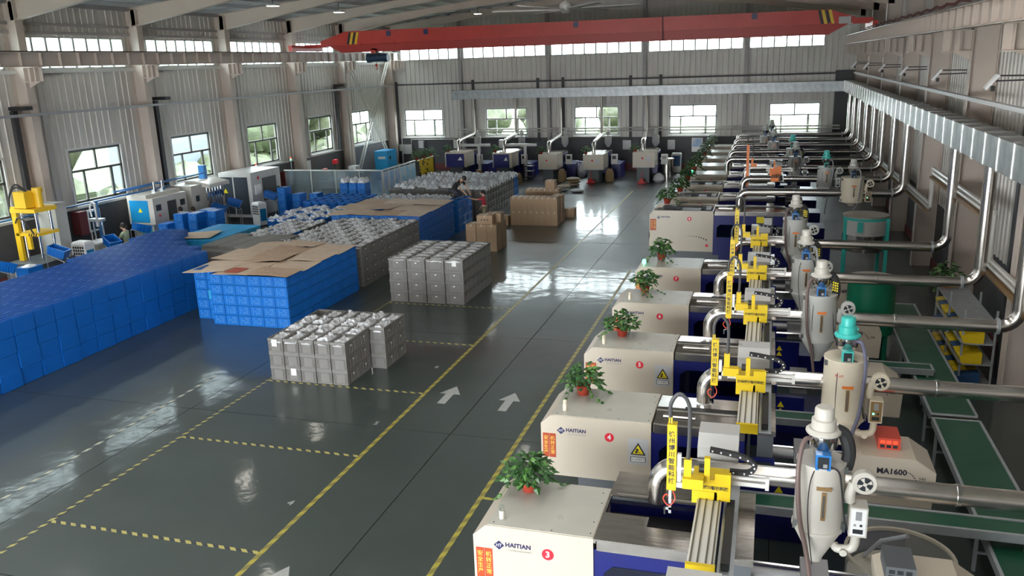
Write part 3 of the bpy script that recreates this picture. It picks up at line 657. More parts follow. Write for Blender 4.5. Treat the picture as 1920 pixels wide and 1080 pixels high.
# cyan lidded boxes with a cardboard sheet
CB=lidbox(.60,.40,1.2,'crate_cyan'); g='blue lidded stacks by the nested grey boxes'
for j in range(7):
    for i in range(3):
        x=-18.75-.62*i; y=24.75+.43*j
        o=inst(CB,'lidded_box',None,(x,y,0),0,label='bright blue lidded box stack, %s column from right, %s row'%(ordn(i),ordn(j)),cat='box',group=g); o.scale=(1,1,1.12)
# --- C / E: closed slotted blue crates under cardboard
def slot_crate(w,d,h,slots_front=True,side_slits=False):
    m=MB(); m.box(-w/2+.006,-d/2+.006,.004,w/2-.006,d/2-.006,h-.004)
    m.box(-w/2,-d/2,h-.02,w/2,d/2,h-.004)
    for j in range(9):
        y=-d/2+d*(j+.5)/9; m.box(w/2-.008,y-.006,.02,w/2+.004,y+.006,h-.02)
    m.mi=1
    if slots_front:
        rr=random.Random(5)
        for i in range(6):
            xx=-w*.27+w*.54*i/5; 
            for a,b in ((.22,.42),(.46,.62),(.66,.86)): 
                if rr.random()<.82: m.box(xx-.007,-d/2-.003,h*a,xx+.007,-d/2+.008,h*b)
    if side_slits: m.box(w/2-.002,-d*.28,h*.62,w/2+.007,d*.28,h*.70)
    return m
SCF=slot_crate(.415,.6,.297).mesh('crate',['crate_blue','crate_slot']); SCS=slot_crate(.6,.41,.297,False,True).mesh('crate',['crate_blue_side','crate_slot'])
SCC=slot_crate(.415,.6,.297).mesh('crate',['crate_cyan','crate_slot'])
g='blue slotted crates under cardboard'
for i in range(8):
    for j in range(7):
        if i<2 and j==0: continue
        x=-12.62-.2075-.417*(7-i); y=19.74+.3+.607*j-(.17 if i<2 else 0)
        fr=(j==1 if i<2 else j==0)
        for k in range(5):
            if not(fr or i==7 ): continue
            put_crate(SCC if (i==1 and k==2) else SCF,x,y,.298*k,'%s slotted crate, near cardboard block, layer %s, %s column, %s row'%('lighter blue' if (i==1 and k==2) else 'blue',['one','two','three','four','five'][k],ordn(i),ordn(j)),g,jit=.002)
def sheet(x0,y0,x1,y1,z,tilt,mt='card'):
    me=MB(); nx,ny=4,4; vs=[];fs=[]; rr=random.Random(int(x0*31+y0*17)); w_=x1-x0; d_=y1-y0
    for t in (0,.006):
        for j in range(ny+1):
            for i in range(nx+1): 
                vs.append((-w_/2+w_*i/nx,-d_/2+d_*j/ny,t+.012*math.sin(i*1.3+j*.9+x0)+tilt*(i/nx-.5)*.09))
    n=(nx+1)*(ny+1)
    for j in range(ny):
        for i in range(nx):
            a=j*(nx+1)+i; fs.append((a,a+nx+1,a+nx+2,a+1)); fs.append((n+a,n+a+1,n+a+nx+2,n+a+nx+1))
    for i in range(nx): 
        fs.append((i,i+1,n+i+1,n+i)); a=ny*(nx+1)+i; fs.append((a+1,a,n+a,n+a+1))
    for j in range(ny):
        a=j*(nx+1); fs.append((a+nx+1,a,n+a,n+a+nx+1)); a+=nx; fs.append((a,a+nx+1,n+a+nx+1,n+a))
    me.add(vs,fs); me.mi=1
    for k in range(3):
        px=rr.uniform(-w_*.4,w_*.3); py=rr.uniform(-d_*.4,d_*.4); me.box(px,py,.020,px+.12,py+.02,.0225)
    return me.mesh('cardboard_sheet',[mt,'tape'])
def sheets(lst,z,group,where):
    for n_,(x0,y0,x1,y1,dz,rot,mt) in enumerate(lst):
        inst(sheet(x0,y0,x1,y1,z,rc.uniform(-1,1),('card','card_pale','card_warm')[(n_*5+1)%3]),'cardboard_sheet',None,((x0+x1)/2,(y0+y1)/2,z+dz*1.5+.01*(n_%3)),rot,label='flat brown cardboard sheet on %s, %s from the front left'%(where,ordn(n_)),cat='cardboard',group=group)
sheets([(-16.1,19.85,-14.7,21.35,.004,.03,'card'),(-14.9,19.6,-13.75,21.2,.018,0,'card'),(-13.8,19.62,-12.5,20.55,.02,-.02,'card'),(-13.75,20.5,-12.52,21.6,.006,.03,'card'),
    (-16.15,21.3,-14.8,22.7,.02,-.03,'card'),(-14.95,21.1,-13.65,22.3,.036,.05,'card'),(-13.7,21.55,-12.55,22.7,.022,-.03,'card'),(-16.1,22.6,-14.9,24.0,.006,.04,'card'),
    (-14.9,22.25,-13.7,23.3,.02,0,'card'),(-13.75,22.65,-12.55,23.95,.006,.02,'card'),(-14.95,23.25,-13.7,24.05,.04,-.03,'card')],1.50,'cardboard sheets on the near blue block','the near blue block')
MB().box(-14.6,19.75,1.566,-14.15,20.3,1.570).build('red_print','poster_red',label='faded red printed patch lying on the near cardboard sheets',cat='paper')
g='blue crates under the second cardboard cover'
for i in range(9):
    for j in range(9):
        if not(j==0 or i==0): continue
        if i==0:
            for k in range(5): put_crate(SCS,-12.62-.3,29.22+.205+.41*j,.297*k,'blue slotted crate, far cardboard block, layer %s, %s along the aisle'%(['one','two','three','four','five'][k],ordn(j)),g,jit=.002)
        else:
            for k in (3,4): put_crate(SCF,-13.0-.2-.417*(i-1)-.02,29.22+.3,.297*k,'blue slotted crate, far cardboard block front, layer %s, %s column from right'%(['','','','four','five'][k],ordn(i)),g,jit=.002)
sheets([(-16.6,29.1,-15.5,30.3,.0,0,'card'),(-15.6,29.1,-14.5,30.2,.015,.02,'card'),(-14.55,29.05,-13.4,30.4,.004,-.02,'card'),(-13.5,29.05,-12.5,30.3,.02,.0,'card'),(-16.6,30.2,-15.3,31.4,.02,.02,'card'),
    (-15.4,30.15,-14.2,31.5,.036,-.03,'card'),(-14.3,30.35,-13.3,31.6,.02,.02,'card'),(-13.4,30.25,-12.5,31.8,.006,0,'card'),(-16.5,31.3,-15.2,32.8,.004,.03,'card'),(-15.3,31.4,-14.0,32.9,.02,0,'card'),(-14.1,31.5,-12.55,32.85,.03,-.02,'card')],1.50,'cardboard sheets on the far blue block','the far blue block')
# --- W: big wall of blue crates lying on their sides
def side_crate(L,H,D):
    m=MB(); r=.03
    m.box(-D+.03,-L/2+.007,.004,-.014,L/2-.007,H-.007)           # body
    m.prism([(-L/2+.008+r,.008),(L/2-.008-r,.008),(L/2-.008,.008+r),(L/2-.008,H-.008-r),(L/2-.008-r,H-.008),(-L/2+.008+r,H-.008),(-L/2+.008,H-.008-r),(-L/2+.008,.008+r)],0,-.02,0)   # base panel facing the aisle
    for xx in (-.035,-D*.5,-D+.03): m.box(xx-.012,-L/2+.0,H-.010,xx+.012,L/2-.0,H+.016)       # edge ribs seen on top
    m.mi=1
    for b_ in (-D*.20,-D*.52,-D*.84):
        for k in range(4): y=-.07+.046*k+(.12 if b_<-D*.4 else -.1); m.box(b_-.012,y-.012,H-.005,b_+.012,y+.012,H+.002)
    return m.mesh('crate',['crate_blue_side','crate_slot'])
SW=side_crate(.60,.408,.335); NB=0
g='blue crates of the big side-lying stack'
for i in range(12):
    x=-16.69-.338*i
    ystart=12.2 if i<4 else (14.2 if i<8 else 16.0)
    yend=21.9+(i>1)*.61+(i>4)*.61+(i>6)*.61+(i>7)*.61+(i>8)*.61
    if i==10: ystart=19.6
    if i==11: ystart=22.7
    pass
    n=int((yend-ystart)/.612)
    for j in range(n):
        y=yend-.306-.612*j+(.02 if i%2 else 0)
        ks=(0,1,2,3) if i==0 or j==0 else (3,)
        for k in ks:
            xo=rc.choice((0,0,.0,.018,-.012)) if i==0 else 0
            o=inst(SW,'lying_crate',None,(x+xo,y,.41*k),0,label='side-lying blue crate, big wall, %s layer, %s aisle row, %s from far end'%(['bottom','second','third','top'][k],ordn(i),ordn(j)),cat='crate',group=g); NB+=1
print('W crates',NB)
# --- stacks by the right face further back
g='blue crates beside the kneeling worker'
for j in range(3):
    for i in range(2):
        for k in range(4):
            put_crate(BC,-12.62-.2-.41*i,33.75+.61*j,.33*k,'blue crate beside the kneeling worker, layer %s, %s row, %s column'%(['one','two','three','four'][k],ordn(j),['right','left'][i]),g,0,'s' if i==0 else None)
for j in range(3):
    for i in range(9):
        x=-13.5-.41*i; y=33.75+.61*j
        for k in ((0,1,2,3) if j==0 else (3,)): put_crate(BC,x,y,.33*k,'blue crate by the bag heap, layer %s, %s column from right, %s row'%(['one','two','three','four'][k],ordn(i),ordn(j)),'blue crates by the bag heap')
        put_bag(BAGW[(i+2*j)%4],x,y,1.22,'white bag, blue crates by the kneeling worker, %s column, %s row'%(ordn(i),ordn(j)),'bags before the kneeling worker')
g='grey crates of the far bagged block'
for j in range(13):
    y=37.0+.2+.41*j*1.03; blue=j>=11
    me=(BC if blue else GC)
    for i in range(8):
        x=-12.55-.3-.61*i
        for k in range(4):
            if not(k==3 or i==0 or (j==0 and i<2)): continue
            put_crate(me,x,y,.338*k,'%s crate, far bagged block, layer %s, %s column from right, %s row'%('blue' if blue else 'grey',['one','two','three','four'][k],ordn(i),ordn(j)),g,math.pi/2,'s' if (i==0 and k<4) else None,face='y')
        if (i+j)%2==0 or i<3:
            o=put_bag(BAGW[(i*3+j)%4],x,y,1.28,'white plastic bag, far bagged block, %s column from right, %s row'%(ordn(i),ordn(j)),'bags on the far bagged block',1.25); o.rotation_euler=(0,0,math.pi/2)
# --- blue crate stacks near the glass partition and machines
def bstack(x,y,n,label,nest=.338,rot=0.,me=None,z0=0):
    for k in range(n): put_crate(me or SCF,x,y,z0+nest*k,label+', layer %s from floor'%['one','two','three','four','five','six'][k],'loose blue crate stacks on the left',rot)
BT=slot_crate(.42,.6,.337).mesh('crate',['crate_blue','crate_slot'])
for q,(x,y,n,l) in enumerate(((-21.95,35.0,5,'blue crate of the tall stack by the glass partition'),(-21.35,35.3,4,'blue crate of the low stack beside the tall one'),
    (-19.55,36.7,5,'blue crate of the left bag-topped stack'),(-19.08,36.7,5,'blue crate of the middle bag-topped stack'),(-18.62,36.7,5,'blue crate of the right bag-topped stack'),
    (-20.55,35.5,4,'blue crate of the stack before the partition'),
    (-22.2,27.9,5,'blue crate, left stack by the first machine'),(-21.7,28.1,5,'blue crate, middle stack by the first machine'),(-21.75,28.9,5,'blue crate, back stack by the first machine'),(-21.25,28.7,5,'blue crate, right stack by the first machine'),(-22.65,27.5,4,'blue crate, low stack by the first machine'))):
    bstack(x,y,n,l,.337,0,BT)
for q,(x,y) in enumerate(((-19.55,36.7),(-19.08,36.7),(-18.62,36.7))): put_bag(BAGW[q],x,y,1.69,'white bag on the %s blue stack before the partition'%['left','middle','right'][q],'bags on the stacks before the partition',1.3)
g='empty blue crates in a low row'
for j in range(4):
    for i in range(6): [put_crate(BC,-17.45-.42*i,33.2+.61*j,.34*k,'empty open blue crate row, layer %s, %s column from right, %s row'%(['one','two','three','four'][k],ordn(i),ordn(j)),g) for k in (0,1,2,3) if k==3 or j==0 or i==0]
inst(sheet(0,0,1.5,1.25,0,.3),'cardboard_sheet',None,(-19.6,25.2,1.40),.25,label='cardboard sheet with reddish print lying on the cyan box stacks',cat='cardboard')
# cartons
def carton(w,d,h):
    m=MB(); m.box(-w/2,-d/2,0,w/2,d/2,h-.004); m.box(-w/2+.001,-d/2+.001,h-.004,-.003,d/2-.001,h); m.box(.003,-d/2+.001,h-.004,w/2-.001,d/2-.001,h); m.mi=1; m.box(-.025,-d/2-.001,h-.08,.025,d/2+.001,h+.002) ; return m.mesh('carton',['card_box','tape'])
CT=carton(.40,.62,1.04); n=0
for i in range(3):
    for j in range(2):
        if j==1 and i==0: continue
        inst(CT,'cardboard_carton',None,(-10.89+.42*i,30.15+.31+.66*j,0),rc.uniform(-.02,.02),label='tall brown carton, near carton pile, %s column from left, %s row'%(ordn(i),['front','back'][j]),cat='carton',group='tall cartons of the near pile')
C2=carton(.62,.45,.34); c=inst(C2,'cardboard_carton',None,(-10.35,30.45,1.045),.03,label='small carton printed with dark symbols lying on the near tall cartons',cat='carton')
for k,x in enumerate((-.12,0,.12)): MB().lathe([(.028,0),(.028,.004)],(x,-.228,.17),8,(0,-1,0)).build('printed_symbol','ink',c)
inst(C2,'cardboard_carton',None,(-10.15,30.95,1.045),-.02,label='small plain carton behind the printed one on the near pile',cat='carton')
CT2=carton(.262,.55,.625); g='cartons of the far carton wall'
for i in range(8):
    for k in range(2): inst(CT2,'cardboard_carton',None,(-10.78+.268*i,35.8,.627*k),0,label='brown carton, far carton wall, %s column from left, %s layer'%(ordn(i),['lower','upper'][k]),cat='carton',group=g)
for i in range(6):
    for k in range(2): inst(CT2,'cardboard_carton',None,(-10.75+.268*i,38.2,.627*k),0,label='brown carton, row behind carton wall, %s column from left, %s layer'%(ordn(i),['lower','upper'][k]),cat='carton',group='cartons of the row behind')
C3=carton(.45,.5,.40)
for x,y,z,l in ((-11.25,35.7,0,'low brown carton at the left end of the far carton wall'),(-8.72,37.9,0,'low brown carton at the right end of the far carton wall'),(-8.98,36.6,.0,'lower carton behind the right end of the carton wall'),(-8.98,36.6,.41,'middle carton behind the right end of the carton wall'),(-8.98,36.6,.82,'upper carton behind the right end of the carton wall'),(-9.7,38.2,1.256,'open carton lying on the back carton row')): inst(C3,'cardboard_carton',None,(x,y,z),0,label=l,cat='carton')
# ================================================ MOULDING MACHINES
def flower(name,x,y,z,label,s=1.,seed=0,group='potted pothos on the machines'):
    t=thing(name,label,'plant',(x,y,z),0,group)
    MB().lathe([(.085*s,0),(.12*s,.16*s),(.125*s,.17*s),(.105*s,.17*s),(.10*s,.14*s)],n=12).build('pot','terracotta',t)
    rnd=random.Random(seed); lf=MB(); st=MB()
    def leaf(p,d,L,mi):
        d=Vector(d).normalized(); a=d.cross(Vector((rnd.uniform(-.4,.4),rnd.uniform(-.4,.4),1))).normalized(); b=a.cross(d); w=L*.36; p=Vector(p)
        lf.mi=mi; lf.add([p,p+d*L*.35+a*w-b*.01,p+d*L-b*L*.18,p+d*L*.35-a*w-b*.01,p+d*L*.4+b*.02],[(0,1,4),(1,2,4),(2,3,4),(3,0,4)])
    for i in range(150):
        th=rnd.uniform(0,6.28); r=rnd.uniform(.02,.30)*s; z=(.20+rnd.uniform(0,.34)*(1-(r/.34/s)**2))*s
        leaf((r*math.cos(th),r*math.sin(th),z),(math.cos(th),math.sin(th),rnd.uniform(-.7,.5)),rnd.uniform(.09,.15)*s,0 if rnd.random()<.75 else 1)
    for v in range(5):
        th=rnd.uniform(0,6.28); pts=[]
        for k in range(6): r=(.1+.07*k)*s; pts.append((r*math.cos(th+.1*k),r*math.sin(th+.1*k),max(.02,(.25-.05*k)*s)))
        st.tube(pts,.004,4); 
        for p in pts[2:]: leaf(p,(math.cos(th+rnd.uniform(-1.4,1.4)),math.sin(th+rnd.uniform(-1.4,1.4)),-.1),.10*s,rnd.choice((0,1)))
    lf.build('leaves',['leaf','leaf_light'],t); st.build('stem','stem',t)
    return t
def warn_sign(par,x,y,z,s=1.):
    """yellow triangle on grey plate, facing -Y"""
    q=MB().box(x-.15*s,y-.004,z-.20*s,x+.15*s,y,z+.22*s).build('warning_sign','sign_grey',par)
    MB().prism([(x-.115*s,z-.04*s),(x+.115*s,z-.04*s),(x,z+.16*s)],1,y-.007,y-.004).build('sign_border','ink',q)
    MB().prism([(x-.082*s,z-.022*s),(x+.082*s,z-.022*s),(x,z+.12*s)],1,y-.009,y-.007).build('sign_field','sign_yellow',q)
    m=MB()
    for cx,cz,r in ((x-.012*s,z+.045*s,.02*s),(x-.025*s,z+.008*s,.02*s)):
        m.lathe([(r,0),(r,.003)],(cx,y-.009,cz),8,(0,-1,0),caps=True)
    m.bar((x,y-.0105,z+.02*s),(x+.04*s,y-.0105,z-.008*s),.02*s,.003); m.build('gear_pictogram','ink',q)
    MB().box(x-.115*s,y-.007,z-.155*s,x+.115*s,y-.004,z-.075*s).build('text_frame','ink',q); MB().box(x-.105*s,y-.009,z-.148*s,x+.105*s,y-.007,z-.082*s).build('text_plate','white',q)
    text('当心机械伤人',.034*s,(x,y-.0095,z-.115*s),FRONT,'ink',q,ext=.0005)
def small_warn(par,x,y,z,s=.06):
    MB().prism([(x-s,z-s*.8),(x+s,z-s*.8),(x,z+s)],1,y-.004,y).build('warning_sticker','sign_yellow',par)
def hopper_dryer(par_list,x,y,z0,mt,label,unit='blue_unit',ldr='hopper',flag='blue_unit',hose='brown_hose',text_=None,hh=1.05,r=.255,sleeve=True,near=False,blow=1,coneh=.42,pads=True):
    t=thing('hopper_dryer',label,'hopper dryer',(x,y,0),0,'hopper dryers')
    zc=z0+coneh; zt=zc+hh*.72
    m=MB(); n=24; m.lathe([(r*.26,z0),(r*.30,z0+.05),(r*1.02,zc),(r*1.02,zc+.02)],n=n); m.build('cone',mt,t)
    m=MB(); m.lathe([(r*1.06,zc),(r*1.06,zc+.03),(r*1.0,zc+.035),(r*.97,zt),(r*.98,zt+.01)],n=n); m.build('barrel',mt,t)
    m=MB(); m.lathe([(r*1.0,zt+.01),(r*1.0,zt+.03),(r*.4,zt+.035)],n=n); m.build('lid',mt,t)
    for a in (-2.7,-.35):
        MB().cbox(r*1.03*math.cos(a),r*1.03*math.sin(a),zc+.06,.05,.05,.10).build('latch','chrome',t)
        MB().cbox(r*1.0*math.cos(a),r*1.0*math.sin(a),zt-.03,.04,.05,.08).build('latch','chrome',t)
    ya=-r*.985
    k=.32; f=MB().box(.005,ya-.012,zc+.20,.052,ya+.02,zc+.20+k).build('sight_glass','brown_panel',t); MB().box(.018,ya-.016,zc+.23,.038,ya-.010,zc+.17+k).build('glass_strip','chrome',f)
    MB().box(-.05,ya-.006,zc+.22+k,.10,ya+.02,zc+.26+k).build('rating_plate','brown_panel' if mt=='hopper' else 'orange',t)
    if text_: text(text_,.07,(-.10,ya-.02,zt-.16),FRONT,'orange_red',t)
    # vacuum loader
    L=MB(); L.lathe([(.07,zt+.03),(.10,zt+.14),(.15,zt+.20),(.15,zt+.33)],n=16); L.build('loader_bowl','chrome',t)
    L=MB(); L.lathe([(.165,zt+.33),(.18,zt+.345),(.18,zt+.365),(.15,zt+.39),(.128,zt+.39),(.125,zt+.49),(.10,zt+.50),(.10,zt+.60),(.085,zt+.625)],n=18); L.build('loader_motor',ldr,t)
    MB().cyl((.06,-.02,zt+.45),(.14,-.02,zt+.45),.022,n=8).build('spout',ldr,t)
    c=MB().cbox(0,-.19,zt+.10,.15,.12,.17).build('loader_controller',flag,t); MB().cbox(0,-.252,zt+.10,.11,.006,.13).build('screen','screen',c); MB().cbox(.02,-.257,zt+.07,.04,.004,.04).build('keypad','tray_grey',c)
    hp=[(-.10,-.06,zt+.28),(-.18,-.10,zt+.28),(-.225,-.18,zt+.15),(-.24,-.27,zt-.1),(-.20,-.30,zc+.2),(-.13,-.30,zc-.1),(-.06,-.28,z0-.1),(-.03,-.27,z0-.55)]
    if hose: 
        if hose!='brown_hose': hp=[(-p[0] if i else .1,p[1],p[2]) for i,p in enumerate(hp)]
        m=MB(); m.tube(smooth(hp),.026,8); m.build('suction_hose',hose,t)
    m=MB(); m.tube(smooth([(-.07,-.22,zt+.02),(-.12,-.262,zt-.15),(-.12,-.265,zc+.2),(-.05,-.28,z0+.1)]),.006,5); m.tube(smooth([(.07,-.22,zt+.05),(.16,-.22,zt+.0),(.2,-.2,zt-.2),(.26,-.15,zc+.15),(.32,-.1,zc)]),.010,5); m.build('cable','black_rubber',t)
    if sleeve:
        m=MB(); m.hexa([(.10,.0,zt+.36),(.22,.0,zt+.34),(.24,.05,zt+.34),(.12,.05,zt+.36)][::-1],[(.10,.0,zt+.36),(.22,.0,zt+.34),(.24,.05,zt+.34),(.12,.05,zt+.36)]) if 0 else None
        m.tube(smooth([(.13,.04,zt+.36),(.22,.05,zt+.30),(.27,.04,zt+.12),(.25,.02,zt-.06)]),[.05,.075,.09,.095,.09,.085,.075,.07,.06][:len(smooth([(0,0,0)]*4))] if False else .07,8); m.build('filter_sleeve','black_rubber',t)
        pm=MB(); pm.mi=0
        for a in range(3):
            for b in range(4): pm.cbox(.205+.035*a,-.045,zt+.24-.045*b-.01*a,.024,.006,.028)
        if pads: pm.build('yellow_print','sign_yellow',t)
    if blow:
        bx=r+.17; s=1.
        m=MB(); m.lathe([(.115,-.05),(.125,-.04),(.125,.05),(.115,.06)],(bx,-.10,zc+.62),20,(0,-1,0)); m.tube(smooth([(bx-.10,-.10,zc+.60),(bx-.13,-.10,zc+.45),(bx-.12,-.08,zc+.38)]),.055,10); m.build('blower_housing',mt,t)
        f=MB(); f.lathe([(.078,0),(.078,.004)],(bx,-.165,zc+.62),16,(0,-1,0)); f=f.build('fan_opening','screen',t)
        m=MB()
        for k in range(4):
            a=k*math.pi/2+.4; m.add([(bx+.012*math.cos(a),-.173,zc+.62+.012*math.sin(a)),(bx+.075*math.cos(a-.28),-.173,zc+.62+.075*math.sin(a-.28)),(bx+.075*math.cos(a+.32),-.173,zc+.62+.075*math.sin(a+.32))],[(0,1,2)])
        m.lathe([(.02,0),(.02,.008)],(bx,-.169,zc+.62),8,(0,-1,0)); m.build('fan_blade',mt,f)
        b=MB().box(bx-.13,-.20,zc+.02,bx+.05,.0,zc+.36).build('control_box',mt,t)
        MB().box(bx-.115,-.206,zc+.04,bx+.035,-.20,zc+.345).build('front_panel','white' if mt!='hopper_cream' else 'brown_panel',b)
        MB().box(bx-.07,-.210,zc+.22,bx-.01,-.206,zc+.32).build('temperature_dial','tray_grey',b); MB().box(bx-.09,-.210,zc+.065,bx+.01,-.206,zc+.115).build('display','screen',b)
        for k in (0,1): MB().box(bx-.085+.06*k,-.210,zc+.15,bx-.06+.06*k,-.206,zc+.175).build('button','screen' if k else 'green_glow' if mt=='hopper_cream' else 'tray_grey',b)
        m=MB(); m.tube(smooth([(bx-.04,-.08,zc+.02),(bx-.06,-.08,z0+.25),(bx-.2,-.06,z0+.2),(r*.7,-.02,z0+.22)]),.05,10); m.build('air_pipe',mt,t)
        MB().lathe([(.04,0),(.04,.02)],(bx-.16,-.13,z0+.2),10,(0,-1,0)).build('valve',mt,t)
    return t
def smooth(p,k=4):
    p=[Vector(q) for q in p]; out=[]
    for i in range(len(p)-1):
        a=p[max(i-1,0)];b=p[i];c=p[i+1];d=p[min(i+2,len(p)-1)]
        for j in range(k):
            t=j/k; out.append(.5*((2*b)+(c-a)*t+(2*a-5*b+4*c-d)*t*t+(3*b-a-3*c+d)*t**3))
    out.append(p[-1]); return out
def robot(bx,y0,y1,z,label,col='yellow',ax=None,armz=(2.4,3.2),army=None,cy=None,armx=None,writing=True,short=False):
    """take-out robot: beam along Y, carriage at cy, kick arm along X, vertical arm"""
    t=thing('takeout_robot',label,'robot',(bx,0,0),0,'take-out robots')
    m=MB(); m.box(-.13,y0,z,.13,y1,z+.10); m.build('beam','rail',t)
    for x in (-.10,-.03,.05,.11): MB().box(x-.008,y0+.02,z+.10,x+.008,y1-.02,z+.115).build('guide_rail','dark_rail',t)
    MB().box(-.14,y0-.05,z-.02,.14,y0,z+.11).build('end_cap',col,t)
    MB().box(.19,y0+.1,z+.0,.27,cy-.05,z+.07).build('cable_chain','black_rubber',t)
    m=MB(); m.box(.15,y0+.05,z-.04,.31,y1,z-.02); m.build('chain_tray','galv',t)
    # motor / control cover at the far end
    m=MB(); m.prism([(y1-.35,z+.02),(y1-.35,z+.32),(y1-.20,z+.44),(y1+.12,z+.44),(y1+.12,z+.02)],0,-.20,.27); m.build('control_cover','white_box',t)
    # carriage
    c=MB(); c.box(-.19,cy-.16,z+.10,.22,cy+.14,z+.34); c.box(-.19,cy-.17,z+.05,.08,cy-.12,z+.20); c.box(.05,cy-.17,z+.10,.22,cy-.10,z+.42); c=c.build('carriage',col,t)
    if writing: text('徐州博川智能科技',.046,(.015,cy-.178,z+.25),FRONT,'ink',c,ext=.001,bold=.001)
    MB().box(-.06,cy-.22,z+.34,.0,cy-.16,z+.62).build('bracket',col,t)
    m=MB(); m.cyl((-.12,cy-.12,z+.45),(-.02,cy-.12,z+.45),.05,n=12); m.build('air_cylinder','black',t)
    # kick rail along X
    m=MB(); m.box(-.32,cy+.0,z+.22,.62,cy+.05,z+.27); m.box(-.32,cy+.0,z+.30,.62,cy+.05,z+.33); m.box(.58,cy-.01,z+.20,.62,cy+.06,z+.34); m.build('kick_rail','rail',t)
    pts=smooth([(-.02,cy+.05,z+.60),(.15,cy+.05,z+.58),(.35,cy+.05,z+.54),(.46,cy+.05,z+.46),(.40,cy+.05,z+.37),(.20,cy+.05,z+.36)]); m=MB(); 
    for a,b in zip(pts,pts[1:]): m.bar(a,b,.06,.05)
    m.build('cable_chain','black_rubber',t); m=MB()
    for p in pts[1::2]: m.cbox(p.x,p.y-.035,p.z,.018,.008,.018)
    m.build('chain_pin','white',t)
    if armx is not None:
        q=armx-bx; a0,a1=armz
        MB().box(q+.05,army-.03,z+.28,-.19,army+.03,z+.34).build('arm_rail','rail',t)
        A=MB().box(q-.05,army-.05,a0,q+.05,army+.05,a1).build('vertical_arm',col,t)
        if writing: text('徐\n州\n博\n川\n智\n能\n科\n技',.070,(q,army-.052,(a0+a1)/2),FRONT,'ink',A,ext=.001,line=1.12,bold=.0012)
        MB().box(q+.06,army-.03,a0+.1,q+.10,army+.02,a0+(a1-a0)*.55).build('slide_rail','white',t)
        hs=smooth([(q-.02,army,a1),(q-.02,army,a1+.22),(q+.07,army,a1+.34),(q+.17,army,a1+.22),(q+.18,army,a1-.1),(q+.17,army,z+.60)],6); m=MB(); m.tube(hs,.022,8); m.build('hose_loop','loop_hose',t)
        MB().box(q-.04,army-.02,a1,q-.0,army+.02,a1+.07).build('hose_clip',col,t); MB().box(q+.13,army-.03,z+.40,q+.21,army+.03,z+.62).build('hose_clip',col,t)
        MB().box(q+.12,army-.08,z+.30,q+.34,army+.05,z+.42).build('arm_base',col,t)
        m=MB(); m.box(q-.03,army-.015,a0-.30,q-.0,army+.015,a0-.02); m.box(q-.06,army-.015,a0-.26,q+.0,army+.015,a0-.23); m.cyl((q-.07,army,a0-.24),(q-.07,army,a0-.32),.012,n=6); m.build('gripper','chrome',t)
        m=MB(); m.tube(smooth([(q+.0,army,a0),(q+.04,army,a0-.12),(q-.02,army-.03,a0-.2),(q-.09,army,a0-.14),(q-.05,army,a0-.08),(q+.01,army,a0-.16)]),.008,5); m.build('air_tube','orange_red',t)
    return t
def exhaust(i,xe,y,z,label,xr=4.29,r=.115,yb=None,zb=1.8):
    t=thing('exhaust_pipe',label,'pipe',(0,y,0),0,'polished steel exhaust pipes')
    R_=.26
    e=[(xe,0,zb),(xe,0,z-R_)]+[(xe+R_-R_*math.cos(a),0,z-R_+R_*math.sin(a)) for a in [math.pi/2*k/6 for k in range(1,7)]]
    m=MB(); m.tube(e,r,16); m.build('elbow','pipe_steel',t)
    xs_=[xe+R_]; x=xe+R_
    while x+1.5<xr-.5: x+=1.5; xs_.append(x)
    xs_.append(xr-.32)
    for a,b in zip(xs_,xs_[1:]):
        MB().cyl((a,0,z),(b,0,z),r,n=18).build('pipe_section','pipe_steel',t); MB().cyl((b-.02,0,z),(b+.02,0,z),r+.012,n=18).build('joint_ring','chrome',t)
    e=[(xr-.32+.30*math.sin(a),0,z+.30-.30*math.cos(a)) for a in [math.pi/2*k/6 for k in range(7)]]
    m=MB(); m.tube(e,r,16); m.build('elbow','pipe_steel',t); m=MB(); m.cyl((xr-.36,0,z),(xr-.31,0,z),r+.03,n=18); m.build('joint_ring','galv',t)
    MB().cyl((xr-.02,0,z+.30),(xr-.02,0,4.78),r,n=18).build('riser','pipe_steel',t)
    return t
